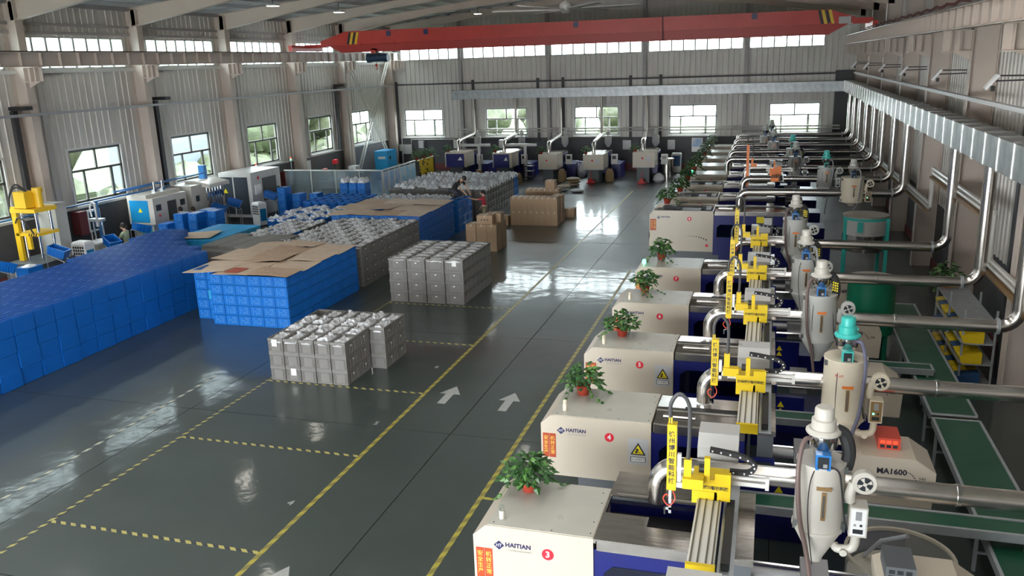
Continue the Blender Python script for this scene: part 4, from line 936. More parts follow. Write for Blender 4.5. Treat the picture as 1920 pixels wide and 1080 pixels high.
def haitian(no,Y,x0,x1,xm,zt=1.75,zb=.75,dep=1.2,opening=False,xg=.25,label='',logo=True,posters=True,warn=True,dots=False,opentop=False,endbox=True,plx=(.0,.26)):
    t=thing('moulding_machine',label,'machine',(0,Y,0),0,'cream injection moulding machines along the right wall')
    c=.16; pr=[(x0+c,zt),(x0,zt-c*.9),(x0,zb+.08),(x0+.06,zb),(x1,zb),(x1,zt)]
    if opentop:
        w_=.03
        for ya,yb in ((0,w_),(dep-w_,dep)): MB().prism([(a,b) for a,b in pr],1,ya,yb).build('clamp_cover','cream',t)
        m=MB(); m.box(x0,w_,zb,x0+.03,dep-w_,zt-c); m.box(x1-.03,w_,zb,x1,dep-w_,zt); m.build('clamp_cover','cream',t)
        m=MB(); m.box(x0+.12,.04,zb,x1-.05,dep-.04,zt-.14); m.box(x0+.35,.2,zt-.3,x0+.8,dep-.2,zt-.02); m.cyl((x0+.5,.8,zt-.08),(x1-.3,.8,zt-.08),.11,n=12); m.box(x0+1.1,.15,zt-.3,x1-.45,.7,zt+.0); m.cyl((x0+.9,.35,zt-.10),(x1-.1,.35,zt-.10),.05,n=8); m.box(x1-.5,.5,zt-.3,x1-.12,dep-.15,zt-.04); m.build('toggle_clamp','press_grey',t)
    else:
        MB().prism(pr,1,0,dep).build('clamp_cover','cream',t)
        MB().box(x0+c+.02,.02,zt,x1-.01,dep-.02,zt+.006).build('top_plate','cream_top',t)
        m=MB()
        for xx,yy in ((x1-.05,.1),(x1-.06,.35),(x1-.05,.8),(x0+c+.08,.08),(x1-.5,.06),(x1-.08,1.05)): m.lathe([(.008,0),(.008,.006)],(xx,yy,zt+.006),6)
        m.build('screw','black',t)
    # mould area: navy sheet, stainless top, window
    MB().box(x1,.02,.35,xm,.06,zt-.14).build('guard_panel','navy',t); MB().box(x1,dep-.1,.35,xm,dep,zt-.14).build('guard_panel','navy',t)
    gw=MB().prism([(x1+.12,.98),(x1+.12,1.32),(x1+.22,1.42),(xm-.15,1.42),(xm-.15,.98)],1,.01,.02).build('guard_window','glass_dark',t)
    MB().box(x1+.18,.08,.95,x1+.5,dep-.15,1.4).build('mould_half','cyan_cab',t); MB().box(x1+.75,.08,.95,x1+1.0,dep-.15,1.4).build('mould_half','blue_motor',t)
    m=MB(); m.box(x1+.04,-.005,zt-.14,xm,.03,zt-.01); m.build('front_fascia','stainless',t)
    if opening:
        m=MB(); m.box(x1+.03,0,zt-.02,xm,.40,zt); m.box(x1+.03,.40,zt-.02,x1+.55,.62,zt); m.box(x1+.03,.98,zt+.02,xm+.2,1.62,zt+.04); m.box(x1+.0,0,zt-.05,x1+.03,1.4,zt); m.build('stainless_cover','stainless',t)
        MB().box(x1+.04,.06,1.50,xm,1.05,1.52).build('pit_dark_sheet','black',t)  # black sheet below the opening paints in the darkness of the pit
        MB().box(x1+.1,1.02,zt+.04,xm+.1,1.05,zt+.055).build('slide_groove','dark_rail',t)
    else:
        m=MB(); m.prism([(0,zt-.12),(.06,zt-.01),(dep*.35,zt+.05),(dep*.36,zt+.07),(dep*.42,zt+.08),(dep,zt-.02),(dep,zt-.12)],0,x1+.03,xm); m.build('stainless_cover','stainless',t)
        MB().box(x1+.45,dep*.36,zt+.05,xm-.1,dep*.47,zt+.082).build('slide_slot','black',t)
        MB().box(x1+.15,dep*.2,zt+.03,x1+.62,dep*.33,zt+.055).build('paper_sheet','stainless',t)
    # injection side guard plate and fixed platen
    MB().box(plx[0],-.35,1.88,plx[1],dep-.1,1.95).build('platen_cover','stainless',t); MB().box(plx[0]+.02,.0,.9,plx[1]-.02,dep-.15,1.88).build('fixed_platen','press_grey',t)
    MB().box(xm,.0,.35,xm+.9,.05,1.05).build('bed_panel','navy',t); small_warn(t,xm+.5,-.0,.9); small_warn(t,xm+.5,-.0,.78)
    # panel
    p=MB().box(xm+.12,-.10,1.05,xm+.42,-.02,1.40).build('operator_panel','navy',t); MB().box(xm+.16,-.105,1.15,xm+.38,-.10,1.36).build('screen','screen',p)
    # bed, barrel, injection end box
    m=MB(); m.box(x0+.55,.15,0,x1+.2,dep-.15,zb-.02); m.build('bed','press_grey',t); m=MB(); m.box(x1+.2,.12,0,2.1,dep-.12,.72); m.build('base','navy',t)
    m=MB(); m.cyl((xm+.3,dep*.5,1.2),(1.4,dep*.5,1.2),.09,n=14); m.box(.55,dep*.3,1.0,.85,dep*.7,1.35); m.build('barrel','tray_grey',t)
    m=MB(); m.cyl((xm+.35,dep*.25,1.15),(1.4,dep*.25,1.15),.03,n=8); m.cyl((xm+.35,dep*.75,1.15),(1.4,dep*.75,1.15),.03,n=8); m.build('tie_rod','chrome',t)
    if endbox:
        e=MB().prism([(1.33,.75),(1.33,1.42),(1.45,1.48),(2.15,1.48),(2.42,1.30),(2.42,1.16),(2.40,.75)],1,.18,.95).build('injection_cover','cream',t)
        text('MA1600',.115,(1.85,.175,1.27),FRONT,'ink',e,ext=.001,bold=.004); text('540',.06,(2.25,.175,1.20),FRONT,'ink',e,ext=.001)
        m=MB()
        for k in range(7): a=k/6*1.3; m.lathe([(.006+.001*k,0),(.006+.001*k,.003)],(2.05+.02*k,.178,1.28-.006*k*k*.5),6,(0,-1,0))
        m.build('dot_arc','ink',e); MB().cbox(1.7,.178,1.0,.03,.004,.015).build('lock','black',e)
    # writing
    if logo:
        lx=x0+.32; lz=zt-.24
        m=MB(); m.prism([(lx-.065,lz),(lx,lz-.06),(lx+.065,lz),(lx,lz+.06)],1,-.004,0); q=m.build('logo_diamond','ink_navy',t); text('HT',.055,(lx,-.005,lz),FRONT,'white',q,ext=.0006)
        text('HAITIAN',.078,(lx+.235,-.004,lz+.016),FRONT,'ink_navy',t,ext=.001,spacing=1.03,bold=.0028); text('PLASTICS MACHINERY',.030,(lx+.255,-.004,lz-.05),FRONT,'tray_grey',t,ext=.0006)
        q=MB().lathe([(.072,0),(.072,.004)],(x0+.63*(x1-x0),0,zt-.28),20,(0,-1,0)).build('number_disc','sticker_red',t,label='red disc with machine number %s'%no)
        text(str(no),.11,(x0+.63*(x1-x0),-.006,zt-.28),FRONT,'white',q,ext=.001,bold=.003)
    if posters:
        for k,s in enumerate(('安\n全\n生\n产','机\n转\n正\n常')):
            q=MB().box(x0+.03+.105*k,-.004,zt-.70,x0+.13+.105*k,0,zt-.30).build('couplet_poster','poster_red',t); text(s,.075,(x0+.08+.105*k,-.005,zt-.50),FRONT,'gold',q,ext=.0008,line=1.05)
    if warn: warn_sign(t,x1-.19,-.001,zt-.48,1.)
    return t
N_={3:'three',4:'four',5:'five',6:'six',7:'seven',8:'eight',9:'nine',10:'ten',11:'eleven',12:'twelve',13:'thirteen',14:'fourteen',15:'fifteen'}
LBLM={3:'nearest cream moulding machine marked 3, open black mould pit on top',4:'cream moulding machine marked 4 with yellow warning triangle',5:'cream moulding machine marked 5 behind machine 4',6:'cream moulding machine marked 6 behind machine 5',7:'cream moulding machine marked 7 with green light on corner'}
MY={3:8.36,4:11.63,5:14.86,6:18.0,7:21.4}
haitian(3,MY[3],-3.17,-1.72,-.62,opening=True,label=LBLM[3],warn=False,plx=(-.29,.03))
haitian(4,MY[4],-3.2,-1.50,-.15,label=LBLM[4])
haitian(5,MY[5],-3.2,-1.52,-.1,label=LBLM[5],dep=1.1)
haitian(6,MY[6],-3.22,-1.53,-.1,label=LBLM[6],warn=False)
haitian(7,MY[7],-3.22,-1.53,-.1,label=LBLM[7],warn=False)
t8=haitian(8,29.2,-3.9,-1.72,.62,zt=1.88,zb=.46,dep=1.5,opentop=True,label='larger cream machine marked 8 with open top and black handwheel side',warn=False,endbox=False)
m=MB(); m.lathe([(.30,-.02),(.33,0),(.30,.02)],(-3.9,.3,1.0),20,(-1,0,0)); m.build('cable_loop','black_rubber',t8)
m=MB()
for k in range(9): m.lathe([(.012+.002*k,0),(.012+.002*k,.003)],(-2.62+.085*k,-.001,1.0-.006*(k-2)**2*.55),8,(0,-1,0))
m.build('dot_arc','ink',t8); text('2',.15,(-2.05,-.003,.78),FRONT,'sign_grey',t8,ext=.001); MB().lathe([(.05,0),(.05,.004)],(-1.92,-.001,.68),12,(0,-1,0)).build('round_sticker','sticker_red',t8)
p=MB().box(.35,-.35,.75,.75,-.12,1.42).build('operator_panel','tray_grey',t8); MB().box(.40,-.355,1.12,.70,-.35,1.38).build('screen','screen',p)
MB().box(-.05,-.01,1.45,.2,-.0,1.68).build('notice_paper','paper',t8); MB().box(-.3,-.01,1.5,-.05,-.0,1.72).build('notice_paper','sign_yellow',t8)
Y9=[32.45,35.7,38.9,42.0,45.2,48.2,51.3]
for i,y in enumerate(Y9):
    haitian(9+i,y,-3.6,-1.75,.3,zt=1.85,zb=.5,dep=1.35,opentop=i<2,endbox=False,posters=False,warn=False,label='cream moulding machine marked %s, %s behind machine 8'%(9+i,ordn(i)))
for y,l in ((MY[7]+.02,'green signal lamp glowing on the corner of machine 7'),(39.0,'small green signal lamp on the corner of a far machine')):
    t=thing('signal_lamp',l,'lamp',(-3.0,y+.1,1.757) if y<30 else (-3.3,y+.1,1.851)); MB().cyl((0,0,0),(0,0,.05),.03,n=10).build('socket','white',t); MB().lathe([(.045,.05),(.05,.14),(.03,.17)],n=12).build('lens','green_glow',t)
for k,(y,l,mt) in enumerate(((8.55,'clear signal lamp cap at the front corner of machine 3','hopper'),(11.85,'amber signal lamp cap at the front corner of machine 4','hopper_cream'),(15.1,'amber signal lamp cap at the front corner of machine 5','hopper_cream'),(18.25,'amber signal lamp cap at the front corner of machine 6','hopper_cream'))):
    t=thing('signal_lamp',l,'lamp',(-2.86,y,1.757)); MB().lathe([(.035,0),(.037,.10),(.033,.105)],n=12).build('base',mt,t); MB().lathe([(.033,.105),(.034,.16),(.02,.175)],n=12).build('lens','glass' if k==0 else mt,t)
# plants on the machines
for x,y,z,l,s,sd in ((-2.72,9.28,1.757,'bushy green pothos in a red pot on machine 3',1.,1),(-2.72,12.55,1.757,'trailing green pothos in a red pot on machine 4',1.,2),(-2.6,15.65,1.757,'round green pothos in a red pot on machine 5',1.,3),(-2.62,18.95,1.757,'green pothos in a red pot on machine 6',1.,4),(-2.65,22.35,1.757,'green pothos in a red pot on machine 7',1.05,5),
    (-3.45,30.6,1.89,'pothos plant on the far corner of machine 8',1.15,6),(-3.3,33.7,1.86,'pothos plant on machine 9',1.1,7),(-3.3,36.9,1.86,'pothos plant on machine 10',1.1,8),(-3.3,40.1,1.86,'pothos plant on machine 11',1.15,9),(-3.3,43.2,1.86,'pothos plant on machine 12',1.1,10),(-3.3,46.4,1.86,'pothos plant on machine 13',1.1,11),(-3.3,49.4,1.86,'pothos plant on machine 14',1.1,12),(-3.3,52.5,1.86,'farthest pothos plant on machine 15',1.1,13)): flower('potted_pothos',x,y,z,l,s,sd)
# exhaust pipes
for no,xe,yo,z in ((3,-1.12,.95,2.28),(4,-.80,.92,2.28),(5,-.95,.98,2.28),(6,-.95,.9,2.28),(7,-.75,1.0,2.28)): exhaust(no,xe,MY[no]+yo,z,'polished steel exhaust pipe from machine %d to the wall duct'%no)
exhaust(8,-.9,30.1,2.42,'large polished steel exhaust pipe from machine 8 to the wall duct',r=.13)
for i,y in enumerate(Y9): exhaust(9+i,-.9 if i<2 else -1.8,y+.8,2.45,'steel exhaust pipe from machine %d to the wall duct'%(9+i),r=.115)
# robots
robot(-.46,7.3,9.75,2.2,'yellow take-out robot on machine 3',cy=8.72,armx=-.86,army=8.45,armz=(2.45,3.22))
robot(-.12,10.65,12.95,2.22,'yellow take-out robot on machine 4',cy=11.95,armx=-.62,army=11.9,armz=(2.35,3.05))
robot(-.12,13.9,16.2,2.22,'yellow take-out robot on machine 5',cy=15.35,armx=-.58,army=15.3,armz=(2.35,3.15))
robot(-.15,17.2,19.4,2.22,'yellow take-out robot on machine 6',cy=18.45,armx=-.66,army=18.45,armz=(2.35,3.15))
robot(-.15,20.6,22.8,2.22,'yellow take-out robot on machine 7',cy=21.9,armx=-.7,army=21.9,armz=(2.35,3.20))
robot(-.5,6.0-2.2,6.55,2.2,'take-out robot of the machine below the picture edge with white cover',cy=4.9,writing=False)
robot(.25,31.6,34.2,2.6,'orange take-out robot over machines 9 and 10',col='orange',cy=32.6,armx=-.75,army=33.3,armz=(2.2,3.7),writing=False)
# hoppers
hopper_dryer(0,.68,8.75,1.62,'hopper','nearest white hopper dryer with blue controller beside machine 3',flag='blue_unit',pads=False)
hopper_dryer(0,1.19,12.3,1.42,'hopper_cream','cream hopper dryer with turquoise loader beside machine 4',flag='teal',ldr='teal',hose='violet_hose',text_='Kun',hh=1.25,r=.30,sleeve=False)
hopper_dryer(0,1.0,15.55,1.55,'hopper_grey','grey hopper dryer with black printed sleeve beside machine 5',r=.30,hh=1.15)
hopper_dryer(0,.85,18.7,1.55,'hopper_grey','grey hopper dryer with black sleeve beside machine 6',r=.27,hose='grey_hose')
hopper_dryer(0,.72,22.5,1.60,'hopper_grey','grey hopper dryer with black sleeve beside machine 7',r=.30,hh=1.2)
hopper_dryer(0,2.72,30.1,2.0,'hopper_cream','large cream hopper dryer with turquoise loader beside machine 8',flag='blue_motor',ldr='hopper_grey',r=.37,hh=1.10,coneh=.14,hose='grey_hose',sleeve=False)
for i,(x,y,l,ld) in enumerate(((2.05,33.2,'grey hopper dryer with green loader beside machine 9','teal'),(1.05,36.6,'grey hopper dryer with long black sleeve beside machine 10','hopper_grey'),(1.0,39.9,'green topped grey hopper dryer beside machine 11','teal'),(.2,43.1,'far grey hopper dryer beside machine 12','hopper_grey'),(-.2,46.2,'far small hopper dryer beside machine 13','hopper_grey'),(.1,49.2,'far slim hopper dryer beside machine 14','hopper_grey'))):
    hopper_dryer(0,x,y,1.75,'hopper_grey',l,flag=ld if i in(0,) else 'teal' if ld=='teal' else 'blue_unit',ldr=ld,r=.27 if i else .30,hh=1.0,sleeve=i in(1,),blow=i<3,hose='grey_hose')
# controllers standing on machines
for x,y,z,l,mt in ((1.83,12.3,1.48,'red temperature controller standing on machine 4 end cover','orange_red'),(1.62,15.3,1.48,'dark green temperature controller on machine 5 end cover','cyan_cab'),(1.55,8.95,1.48,'grey temperature controller on machine 3 end cover','press_grey')):
    t=thing('temperature_controller',l,'controller',(x,y,z)); MB().box(-.15,-.22,0,.15,.22,.17).build('case',mt,t)
    for r_ in range(2):
        for c_ in range(3): MB().box(-.12+.085*c_,-.225,.09-.065*r_,-.06+.085*c_,-.22,.135-.065*r_).build('readout','red_glow' if (mt=='orange_red' and r_==0) else 'screen',t)
# ---- conveyors
def conveyor(x0,y0,x1,y1,z,label,w=.42,legs=True,zl=0):
    t=thing('belt_conveyor',label,'conveyor',(0,0,0),0,'green belt conveyors')
    d=Vector((x1-x0,y1-y0,0)); L=d.length; d.normalize(); n=Vector((-d.y,d.x,0)); z0_,z1_=z if isinstance(z,tuple) else (z,z)
    A=Vector((x0,y0,z0_));B=Vector((x1,y1,z1_))
    m=MB(); m.bar(A,B,w,.03); m.build('belt','belt_green',t)
    for s in (-1,1): m=MB(); m.bar(A+n*s*w/2-Vector((0,0,.03)),B+n*s*w/2-Vector((0,0,.03)),.045,.12); m.build('side_rail','galv',t)
    m=MB()
    for P in (A,B): m.cyl(P-n*w/2,P+n*w/2,.03,n=10)
    m.build('roller','galv',t)
    k=max(1,int(L/2.6)) 
    for i in range(k+1):
        P=A+(B-A)*(.06+.88*i/k)
        for s in (-1,1):
            q=P+n*s*(w/2); MB().bar((q.x,q.y,q.z-.08),(q.x,q.y,0),.045).build('leg','galv',t)
        MB().bar(P+n*w/2-Vector((0,0,P.z*.6)),P-n*w/2-Vector((0,0,P.z*.6)),.035).build('cross_bar','galv',t)
    return t
conveyor(3.33,8.0,3.33,15.2,.72,'long dark green belt conveyor along the wall, near half',.74); conveyor(3.33,15.4,3.33,22.6,.72,'long dark green belt conveyor along the wall, far half',.74)
conveyor(-.25,11.15,3.6,11.15,.95,'green cross conveyor between machines 3 and 4',.38)
conveyor(-.2,14.3,1.15,14.3,.92,'short green cross conveyor between machines 4 and 5',.34); conveyor(1.5,17.45,3.3,17.45,.86,'green cross conveyor between machines 5 and 6',.34)
conveyor(-2.45,13.6,-1.3,13.6,(1.25,1.05),'green inclined conveyor behind machine 4',.46)
# ---- tanks
tk=thing('pellet_drum','large clear round drum of plastic pellets beside machine 3','drum',(1.75,10.05,0))
MB().lathe([(.60,.25),(.62,1.02)],n=32,caps=False).build('drum_wall','acrylic',tk); m=MB(); m.lathe([(.60,1.0),(.64,1.0),(.64,1.04),(.60,1.04),(.60,1.0)],n=32,caps=False); m.build('rim','acrylic_edge',tk); MB().lathe([(.59,.0),(.59,.72)],n=32).build('pellets','pellets',tk,kind='stuff')
m=MB(); m.tube([(-.35,.35,.75),(-.2,.15,1.1),(.05,-.1,1.35)],.025,8); m.build('suction_lance','grey_hose',tk)
tk=thing('mixing_tank','dark green round tank with a grey lid beside machine 6','tank',(2.38,20.1,0))
MB().lathe([(.52,.75),(.52,2.0)],n=32).build('tank_body','tank_green',tk); MB().lathe([(.54,2.0),(.54,2.03),(.1,2.05)],n=32).build('lid','tank_lid',tk); m=MB(); m.tube([(-.14,-.1,2.04),(-.1,-.1,2.12),(.1,-.1,2.12),(.14,-.1,2.04)],.012,6); m.build('lid_handle','chrome',tk)
for a in (.78,2.36,3.93,5.5): MB().bar((.46*math.cos(a),.46*math.sin(a),0),(.46*math.cos(a),.46*math.sin(a),1.0),.09).build('leg','tank_green',tk)
tk=thing('mixing_tank','tall drum mixer with worn teal paint and steel body behind machine 7','tank',(2.9,27.2,0))
MB().lathe([(.62,1.15),(.64,1.2),(.64,1.65)],n=32).build('steel_shell','pipe_steel',tk); MB().lathe([(.645,1.65),(.645,2.18),(.60,2.2)],n=32).build('painted_shell','white_box',tk); MB().lathe([(.66,2.18),(.66,2.22),(.1,2.24)],n=32).build('lid','tank_lid',tk); MB().lathe([(.655,2.10),(.655,2.19)],n=32,caps=False).build('band','teal',tk)
for a in (-.5,-2.64,.8,2.4): MB().bar((.68*math.cos(a),.68*math.sin(a),0),(.68*math.cos(a),.68*math.sin(a),2.15),.10,.05).build('leg','teal',tk)
MB().box(-.28,-.665,1.78,-.12,-.62,2.08).build('hook_plate','teal',tk)
# ================================================ FAR ROW OF MACHINES
FM=[(-19.13,-17.87,'blue','first'),(-16.05,-14.97,'blue','second'),(-13.18,-12.16,'cream','third'),(-10.45,-9.37,'cream','fourth'),(-7.53,-6.40,'cream','fifth')]
for i,(a,b,k,o_) in enumerate(FM):
    y=48.9; zt=[1.80,1.77,1.67,1.66,1.80][i]; zb=.78+(zt-1.67)
    t=thing('moulding_machine','%s-faced moulding machine, %s from left in the row at the far wall'%('blue' if k=='blue' else 'cream',o_),'machine',((a+b)/2,y,0),0,'moulding machines along the far wall'); w=(b-a)/2
    m=MB(); m.box(-w,0.03,zb,w+.12,1.5,zt); m.prism([(-w,zb),(w,zb),(w,zt),(-w,zt)],1,0,.03); m.build('clamp_cover','cream',t)
    if k=='blue':
        MB().box(-w+.06,-.01,zb+.0,w-.02,.0,zt-.08).build('front_panel','navy',t)
        MB().prism([(w*.3,zb+.42),(w*.8,zb+.42),(w*.6,zb+.64)],1,-.014,-.01).build('triangle_emblem','white',t)
    else:
        MB().box(-w,-.01,zb,w,.0,zb+.08).build('lower_band','hopper_grey',t); MB().lathe([(.06,0),(.06,.004)],(0,-.0,zt-.35),12,(0,-1,0)).build('number_disc','sticker_red',t)
        if i>2: MB().box(w*.35,-.006,zt-.52,w*.8,0,zt-.28).build('notice_paper','sign_grey',t)
    m=MB(); m.box(-w+.02,1.5,.4,w+.12,3.0,zt-.15); m.build('guard','navy',t); m=MB(); m.box(-w+.04,1.5,zt-.15,w+.1,3.0,zt-.05); m.build('stainless_cover','stainless',t)
    MB().box(w+.12,1.7,.7,w+.16,2.8,zt-.3).build('guard_window','glass_dark',t)
    m=MB(); m.box(-w+.2,.3,0,w-.2,1.5,zb); m.box(-w+.1,3.0,0,w+.3,5.2,.75); m.build('bed','press_grey',t); MB().box(w+.2,2.2,0,w+.75,4.0,.85).build('power_cabinet','navy',t)
    p=MB().box(w+.35,1.3,.95,w+.75,1.36,1.55).build('operator_panel','white_box',t); MB().box(w+.42,1.295,1.25,w+.65,1.30,1.45).build('screen','screen',p)
    m=MB(); m.lathe([(.08,1.75),(.22,2.0),(.22,2.45),(.08,2.47),(.13,2.55),(.13,2.7),(.08,2.72),(.08,2.85)],(.30,3.6,0),14); m.build('hopper','hopper_grey',t)
    if i<2: 
        MB().box(-.3,1.2,2.05,1.9,1.35,2.2).build('robot_beam','white_box',t); MB().box(-.45,1.1,1.95,-.1,1.4,2.45).build('robot_head','white_box',t); MB().box(1.1,1.2,.0,1.25,1.35,2.05).build('robot_post','white_box',t)
    xr=[-19.0,-16.07,-13.06,-10.34,-7.49][i]-(a+b)/2
    t2=thing('exhaust_pipe','steel exhaust elbow and riser above the %s machine of the far row'%o_,'pipe',((a+b)/2,y,0),0,'exhaust pipes of the far row')
    x0=-.10
    m=MB(); m.tube([(x0,1.0,zt-.02),(x0,1.0,zt+.38),(x0,1.06,zt+.52),(x0,1.18,zt+.60),(x0,1.4,zt+.63)],.12,12); m.build('elbow','pipe_steel',t2); m=MB(); m.tube([(x0,1.4,zt+.63),(xr,4.9,zt+.68)],.11,12); m.build('pipe_section','pipe_matte',t2); m=MB(); m.tube([(xr,4.9,zt+.68),(xr,5.15,zt+.72),(xr,5.27,zt+.82),(xr,5.3,3.1),(xr,5.3,3.5)],.10,12); m.build('elbow','pipe_matte',t2)
    MB().cyl((xr,5.3,3.5),(xr,5.3,4.78),.09,n=14).build('riser','pipe_matte',t2)
    flower('potted_pothos',a+.12,y+.25,zt,'small pothos plant on the %s machine of the far row'%o_,.9,60+i,'plants on the far machines')
for i,(x,y,h,l) in enumerate(((-17.0,49.0,.75,'brown paper sack leaning by the first far machine'),(-14.3,48.3,.62,'brown paper sack between the second and third far machines'),(-11.85,49.4,.75,'brown sack leaning on the third far machine'),(-9.0,49.6,.75,'upright brown sack beside the fourth far machine'),(-5.95,51.3,.7,'tan sack beside the fifth far machine'))):
    m=MB(); m.lathe([(.22,0),(.27,.12),(.25,h*.7),(.15,h)],n=10); m.build('raw_material_sack','sack_brown' if i!=4 else 'sack',loc=(x,y,0),label=l,cat='sack')
for i,(x,y) in enumerate(((-12.0,52.3),(-11.5,52.6),(-11.1,52.2),(-10.9,52.9))):
    m=MB(); m.lathe([(.2,0),(.3,.15),(.27,.6),(.08,.85),(.12,.95)],n=9); m.build('white_sack','sack_white',loc=(x,y-.6,0),label='white woven sack, %s of the huddle beside the third far machine'%ordn(i),cat='sack',group='white sacks by the far wall')
for i,(x,y,s) in enumerate(((-6.1,49.6,1.),(-5.0,50.0,.8),(-4.6,49.6,.7))):
    m=MB(); m.lathe([(.25*s,0),(.36*s,.12),(.30*s,.35*s),(.1,.5*s)],n=9); m.build('white_sack','sack_white',loc=(x,y,0),label='slumped white sack, %s from left by the steel drum'%ordn(i),cat='sack',group='white sacks by the steel drum')
for i,(x,y,z,mt) in enumerate(((-11.0,45.6,0,'sack_white'),(-10.9,45.7,.16,'sack'),(-10.8,47.6,0,'sack'),(-10.75,47.6,.17,'sack_brown'),(-10.75,47.55,.34,'sack'),(-10.0,45.2,0,'sack_white'))):
    m=MB(); m.ball((0,0,.09),.42,.28,.10,12,6,.03); m.build('raw_material_sack',mt,loc=(x,y,z),label='flat filled sack lying in the aisle pile, %s of six'%ordn(i),cat='sack',group='sacks lying in the far aisle')
t=thing('steel_drum','stainless steel drum with a lid by the fifth far machine','drum',(-5.75,50.6,0)); MB().lathe([(.38,.0),(.39,1.2)],n=24).build('shell','pipe_steel',t); MB().lathe([(.41,1.2),(.41,1.26),(.1,1.28)],n=24).build('lid','tank_lid',t)
def cooler(x,y,label,s=1.,rz=0,h=1.25,face=1):
    t=thing('air_cooler',label,'air cooler',(x,y,0),rz,'white evaporative air coolers'); m=MB(); m.box(-.3*s,-.22*s,.06,.3*s,.22*s,h-.08); m.hexa([(-.3*s,-.22*s,h-.08),(.3*s,-.22*s,h-.08),(.3*s,.22*s,h-.08),(-.3*s,.22*s,h-.08)],[(-.25*s,-.17*s,h),(.25*s,-.17*s,h),(.25*s,.17*s,h),(-.25*s,.17*s,h)]); m.build('body','white',t)
    MB().box(.30*s,-.17*s,.25,.305*s,.17*s,h-.3).build('side_pad','cyan_panel',t); MB().box(-.25*s,-.225*s,.22,.25*s,-.22*s,.65).build('tank_panel','white',t)
    for r_ in range(4):
        for c_ in range(5): MB().box(-.24*s+.1*s*c_,-.226*s,h-.24-.11*r_,-.17*s+.1*s*c_,-.22*s,h-.16-.11*r_).build('louvre','black',t)
    m=MB()
    for a in (-.25,.25):
        for b in (-.18,.18): m.cyl((a*s,b*s,0),(a*s,b*s,.06),.03,n=8)
    m.build('caster','black_rubber',t); return t
t=cooler(-5.5,53.6,'white air cooler with dark blue front standing at the far wall'); MB().box(-.24,-.23,.45,.24,-.228,1.1).build('front_pad','blue_motor',t)
p=MB().box(-4.70,54.88,1.18,-4.03,54.93,2.05).build('wall_poster','white',label='blue and white printed poster on the far wall behind machines',cat='poster'); MB().box(-4.65,54.87,1.5,-4.08,54.88,2.0).build('print','poster_blue',p)
for x0,x1,z0,z1,l,mt in ((-24.82,-24.62,1.3,1.75,'small grey electrical box in the far left corner','hopper_grey'),(-24.55,-23.9,1.1,1.75,'flat pale electrical box in the far left corner','white_box'),(-23.33,-22.96,1.5,2.0,'small white switch box under the first far window','white_box'),(-9.07,-8.55,1.35,1.94,'white distribution box between fourth and fifth far machines','white_box'),(-6.2,-5.75,1.35,1.94,'white distribution box behind the fifth far machine','white_box')): MB().box(x0,54.72,z0,x1,54.93,z1).build('electrical_box',mt,label=l,cat='electrical box')
for z,r,l in ((2.75,.05,'upper white pipe running along the far wall'),(2.58,.04,'lower white pipe running along the far wall')):
    m=MB(); m.tube([(-20.3,54.6,.4),(-20.3,54.6,z),(4.0,54.6,z)] if z>2.7 else [(-19.9,54.5,.05),(-19.9,54.5,z),(4.0,54.5,z)],r,8); m.build('water_pipe','pvc',label=l,cat='pipe')
m=MB(); m.tube([(-24.5,54.6,.3),(-24.5,54.6,2.22),(-20.6,54.6,2.22)],.045,8); m.tube([(-23.8,54.6,.9),(-23.8,54.6,2.1),(-20.6,54.6,2.1)],.03,8); m.build('water_pipe','pvc',label='white pipe loop under the first far window',cat='pipe')
t=thing('tool_trolley','black wheeled tool trolley between second and third far machines','trolley',(-14.1,50.2,0)); m=MB()
for a in (-.25,.25):
    for b in (-.3,.3): m.bar((a,b,.05),(a,b,.85),.03)
m.build('frame','black',t)
for z in (.15,.5,.82): MB().box(-.27,-.32,z,.27,.32,z+.03).build('shelf','black',t)
for x,y,l in ((-9.95,48.6,'red hand pallet jack head under the fourth far machine'),(-6.95,48.6,'red hand pallet jack head under the fifth far machine')):
    t=thing('pallet_jack',l,'pallet jack',(x,y,0)); MB().prism([(-.18,.04),(.18,.04),(.08,.30),(-.08,.30)],1,-.1,.12).build('pump_body','red',t); MB().cyl((0,0,.25),(0,.12,.75),.02,n=8).build('handle','red',t); MB().box(-.25,-.05,.02,.25,.5,.08).build('forks','red',t)
